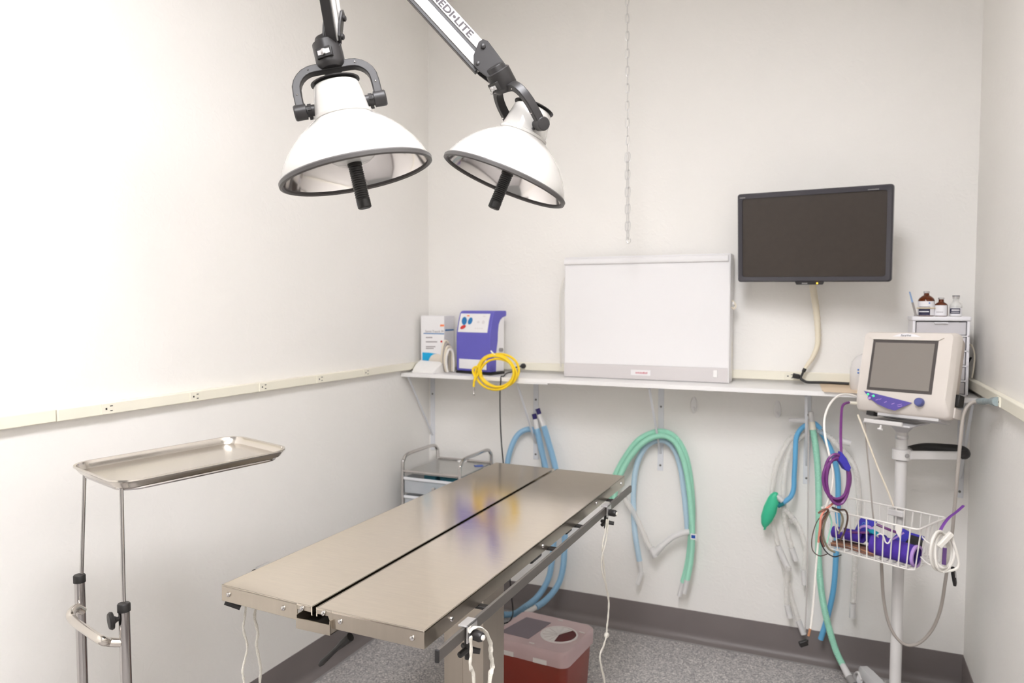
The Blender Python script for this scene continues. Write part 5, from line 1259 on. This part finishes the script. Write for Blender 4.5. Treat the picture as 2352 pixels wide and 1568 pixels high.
# ---- basket contents
def bl_(x, y, z): return CM @ V((x, y, z))
def cuffroll(lab, p0, p1, r, m_, n=20, open_=0.0, trim=None, name='pressure_cuff'):
    t = thing(name, lab, 'cuff', bl_((p0[0] + p1[0]) / 2, p0[1], min(p0[2], p1[2]) - r), 'blood pressure cuffs in the basket')
    A_, B2 = bl_(*p0), bl_(*p1); ax = (B2 - A_).normalized()
    # spiral roll of fabric
    up = V((0, 0, 1)); a = (up - ax * up.dot(ax)).normalized(); b = ax.cross(a)
    vs = []; fs = []; N = 44
    for k in range(N + 1):
        q = -2.2 + 4 * PI * k / N; rr_ = r * (1.0 - 0.22 * k / N)
        for e in (A_, B2): vs.append(e + (a * math.cos(q) + b * math.sin(q)) * rr_)
        for e in (A_, B2): vs.append(e + (a * math.cos(q) + b * math.sin(q)) * (rr_ - 0.0035))
    for k in range(N):
        i_ = 4 * k; fs += [(i_, i_ + 1, i_ + 5, i_ + 4), (i_ + 2, i_ + 6, i_ + 7, i_ + 3), (i_, i_ + 4, i_ + 6, i_ + 2), (i_ + 1, i_ + 3, i_ + 7, i_ + 5)]
    fs += [(0, 2, 3, 1), (4 * N, 4 * N + 1, 4 * N + 3, 4 * N + 2)]
    mb = MB(); mb.add(vs, fs); obj('cuff_fabric', mb, m_, t)
    if trim: obj('cuff_edge', MB().lathe([(r * 0.80, 0.0), (r * 1.02, 0.0), (r * 1.03, 0.010), (r * 0.80, 0.010)], B2 - ax * 0.004, ax, 24, cap0=False, cap1=False), trim, t)
    return t
zb = bzb + 0.004
c1 = cuffroll('largest rolled purple cuff with lilac edge at the basket front', (0.0, byf + 0.058, zb + 0.042), (0.158, byf + 0.054, zb + 0.038), 0.040, CUFF, trim=LILAC)
c2 = cuffroll('small rolled purple cuff lying at the left front of the basket by the brown leads', (-0.155, byf + 0.055, zb + 0.052), (-0.035, byf + 0.050, zb + 0.060), 0.024, CUFF)
# standing indigo cuff flap
def flap(lab, pts, m_, th=0.008, edge=None, print_=None):
    t = thing('pressure_cuff', lab, 'cuff', pts[-1], 'blood pressure cuffs in the basket')
    n = (pts[1] - pts[0]).cross(pts[2] - pts[0]).normalized()
    obj('cuff_fabric', MB().prism(pts, n * th), m_, t, bevel=0.003); return t, n
F = [bl_(-0.080, -0.16, zb + 0.115), bl_(-0.018, -0.15, zb + 0.112), bl_(-0.035, -0.16, zb + 0.085), bl_(-0.028, -0.18, zb + 0.05), bl_(-0.085, -0.19, zb + 0.045), bl_(-0.095, -0.18, zb + 0.06)]
t3, n3 = flap('standing indigo cuff flap with pale blue print inside the basket', F, CUFF2)
mk = MB(); cF = lerp(F[0], F[3], 0.45)
fx = (F[1] - F[0]).normalized(); fz = V((0, 0, 1)); off = -n3 if n3.dot(CAM - cF) < 0 else n3
for dx, dz in ((-0.012, 0.0), (-0.004, 0.012), (0.008, 0.018), (0.012, -0.002)): mk.tube([cF + fx * (dx + 0.005 * math.cos(q)) + fz * (dz + 0.005 * math.sin(q)) + (n3 * 0.0085 if off == n3 else -n3 * 0.0006) for q in [2 * PI * k / 10 for k in range(10)]], 0.0009, 4, closed=True)
obj('cuff_print', mk, mat('print_sky', (96, 160, 230), 0.6), t3)
F2 = [bl_(0.07, -0.135, zb + 0.105), bl_(0.105, -0.15, zb + 0.1), bl_(0.10, -0.17, zb + 0.02), bl_(0.02, -0.17, zb + 0.02), bl_(0.045, -0.15, zb + 0.07)]
flap('indigo cuff folded flat behind the largest purple roll', F2, CUFF2)
F3 = [bl_(0.115, -0.165, zb + 0.098), bl_(0.158, -0.17, zb + 0.096), bl_(0.158, -0.19, zb + 0.03), bl_(0.085, -0.19, zb + 0.03), bl_(0.09, -0.18, zb + 0.05)]
t5, n5 = flap('black lined cuff with indigo top standing at the right basket end', F3, BLACK)
obj('cuff_edge', MB().prism([bl_(0.112, -0.163, zb + 0.104), bl_(0.160, -0.168, zb + 0.102), bl_(0.160, -0.172, zb + 0.088), bl_(0.112, -0.166, zb + 0.09)], n5 * 0.011), CUFF2, t5, bevel=0.002)
cuffroll('short purple cuff ring with lilac rim in the middle of the basket', (-0.03, -0.19, zb + 0.06), (0.03, -0.20, zb + 0.055), 0.027, CUFF2, trim=None)
tag(obj('teal_cuff_tube', MB().tube(cr([bl_(-0.02, -0.215, zb + 0.085), bl_(0.0, -0.225, zb + 0.092), bl_(0.022, -0.225, zb + 0.084)], 5), 0.009, 10), mat('teal_fabric', (28, 150, 176), 0.7)), 'short teal tube on top of the cuffs in the basket', 'tube')
tag(obj('lilac_hoop', MB().tube(cr([bl_(-0.055, -0.22, zb + 0.075), bl_(-0.045, -0.225, zb + 0.098), bl_(-0.02, -0.225, zb + 0.108), bl_(0.0, -0.22, zb + 0.098)], 5), 0.006, 8, flat=0.5), LILAC), 'lilac hoop standing among the cuffs in the basket', 'hoop')
tag(obj('plum_tube', MB().tube(cr([bl_(-0.03, -0.13, zb + 0.095), bl_(0.02, -0.12, zb + 0.082), bl_(0.08, -0.13, zb + 0.078), bl_(0.12, -0.15, zb + 0.085)], 6), 0.0055, 8), PLUM), 'plum hose lying across the back of the basket', 'hose')
tag(obj('pink_lead', MB().tube(cr([bl_(-0.09, -0.235, zb + 0.070), bl_(-0.05, -0.24, zb + 0.078), bl_(-0.01, -0.23, zb + 0.086)], 5), 0.0045, 8), PLUM), 'short plum lead with white tip resting on the small purple roll', 'lead')
tag(obj('lilac_strip', MB().beam(bl_(0.075, byf + 0.05, zb + 0.08), bl_(0.115, byf + 0.05, zb + 0.115), 0.006, 0.003, (0, 0, 1)), LILAC), 'thin lilac strip lying across the largest purple cuff', 'strip')
br = thing('ecg_cable_bundle', 'bundle of brown leads lying on the basket floor under the cuffs', 'cable', bl_(-0.06, -0.22, zb))
for k in range(7):
    y = byf + 0.022 + 0.012 * k; z_ = zb + 0.007 + 0.004 * (k % 3)
    obj('brown_lead', MB().tube(cr([bl_(-0.155, y, z_), bl_(-0.08, y + 0.006 * math.sin(k), z_ + 0.006), bl_(0.0, y, z_ + 0.002), bl_(0.02, y + 0.01, z_)], 5), 0.004, 7), (BROWN, mat('lead_tan', (176, 128, 100), 0.5), BROWN, OLIVE, BROWN, mat('lead_dark', (84, 62, 54), 0.5), BROWN)[k], br)
lw = thing('ecg_lead_set', 'tangle of salmon, olive and dark leads over the left rim of the basket', 'cable', at_d(1895, 1260, 2.72))
def lead(pts, r, m_): obj('lead_wire', MB().tube(cr([at_d(x, y, d) for x, y, d in pts], 7), r, 7), m_, lw)
lead([(1921, 1150, 2.74), (1908, 1160, 2.72), (1896, 1170, 2.71), (1886, 1186, 2.70), (1883, 1215, 2.71), (1880, 1245, 2.72)], 0.0042, SALMON)
lead([(1880, 1178, 2.71), (1892, 1170, 2.70), (1902, 1172, 2.72), (1888, 1200, 2.73), (1886, 1232, 2.73), (1893, 1255, 2.73)], 0.0038, BROWN)
lead([(1905, 1174, 2.73), (1894, 1200, 2.73), (1891, 1230, 2.74), (1902, 1258, 2.74), (1918, 1268, 2.74)], 0.0038, OLIVE)
lead([(1900, 1175, 2.72), (1878, 1195, 2.71), (1866, 1230, 2.71), (1866, 1262, 2.71), (1882, 1276, 2.71), (1900, 1272, 2.73)], 0.0018, mat('lead_dark', (84, 62, 54), 0.5))
lead([(1886, 1215, 2.72), (1884, 1240, 2.71), (1896, 1265, 2.71), (1915, 1278, 2.71), (1932, 1274, 2.73)], 0.0022, BLACK)
lead([(1903, 1176, 2.75), (1910, 1200, 2.75), (1904, 1228, 2.76), (1898, 1250, 2.75)], 0.003, GREENH)
lead([(1912, 1165, 2.78), (1926, 1170, 2.80), (1942, 1172, 2.80), (1947, 1190, 2.80), (1940, 1220, 2.80), (1930, 1240, 2.80)], 0.0035, mat('lead_dark', (84, 62, 54), 0.5))
lead([(1914, 1168, 2.79), (1930, 1176, 2.81), (1936, 1196, 2.81), (1926, 1226, 2.81)], 0.0035, OLIVE)
# purple strap leaning over the right rim
def at_b(x, y, d): return at_d(x, y, d)
tag(obj('purple_strap', MB().tube(cr([at_b(2213, 1161, 2.72), at_b(2196, 1176, 2.70), at_b(2180, 1188, 2.67), at_b(2166, 1206, 2.65), at_b(2156, 1226, 2.64)], 5), 0.006, 8, flat=0.4, side=(0, 0, 1)), mat('strap_purple', (116, 62, 150), 0.6)), 'purple strap sticking out over the right rim of the basket', 'strap')
# white coiled cable hung at the right end
wc_ = thing('white_cable_coil', 'coil of white cable with connector hung on the right end of the basket', 'cable', at_d(2165, 1315, 2.58))
loops = []
for k in range(4 * 12):
    q = PI / 2 + 2 * PI * k / 12; lp_ = k / 12
    loops.append(at_d(2162 + (20 + 5 * math.sin(lp_ * 1.9)) * math.cos(q) + 6 * math.sin(lp_ * 1.3), 1266 - (42 + 5 * math.cos(lp_ * 2.2)) * math.sin(q), 2.57 - 0.02 * math.cos(q + lp_)))
obj('cable_loop', MB().tube(cr(loops, 4), 0.0046, 8), CABW, wc_)
obj('cable_tail', MB().tube(cr([at_d(2184, 1226, 2.56), at_d(2192, 1252, 2.55), at_d(2201, 1284, 2.55), at_d(2201, 1300, 2.55), at_d(2192, 1308, 2.55), at_d(2165, 1313, 2.56)], 6), 0.0046, 8), CABW, wc_)
obj('connector', MB().beam(at_d(2186, 1224, 2.545), at_d(2156, 1256, 2.545), 0.018, 0.014, (0, 0, 1)), CABW, wc_, bevel=0.003)
obj('cable_strap', MB().beam(at_d(2170, 1258, 2.54), at_d(2168, 1296, 2.54), 0.012, 0.008, (1, 0, 0)), mat('strap_dark_violet', (92, 62, 116), 0.6), wc_)
bcl = thing('sensor_clip', 'black sensor clip dangling below the coil of white cable', 'clip', at_d(2191, 1342, 2.56))
obj('clip_body', MB().tube([at_d(2188, 1302, 2.57), at_d(2190, 1318, 2.57), at_d(2193, 1338, 2.57), at_d(2193, 1345, 2.57)], [0.008, 0.011, 0.0095, 0.007], 10, flat=0.7), BLACK, bcl)
obj('clip_slot', MB().beam(at_d(2194.5, 1313, 2.555), at_d(2195.5, 1326, 2.555), 0.004, 0.003, (1, 0, 0)), GREY, bcl)
obj('rim_clip', MB(CM).prism([V((0.112, byf - 0.005, bzt + 0.004)), V((0.132, byf - 0.005, bzt + 0.004)), V((0.131, byf - 0.006, bzt - 0.016)), V((0.124, byf - 0.004, bzt - 0.045)), V((0.112, byf - 0.004, bzt - 0.028)), V((0.108, byf - 0.005, bzt - 0.010))], V((0, 0.004, 0))), CABW, bk_o)
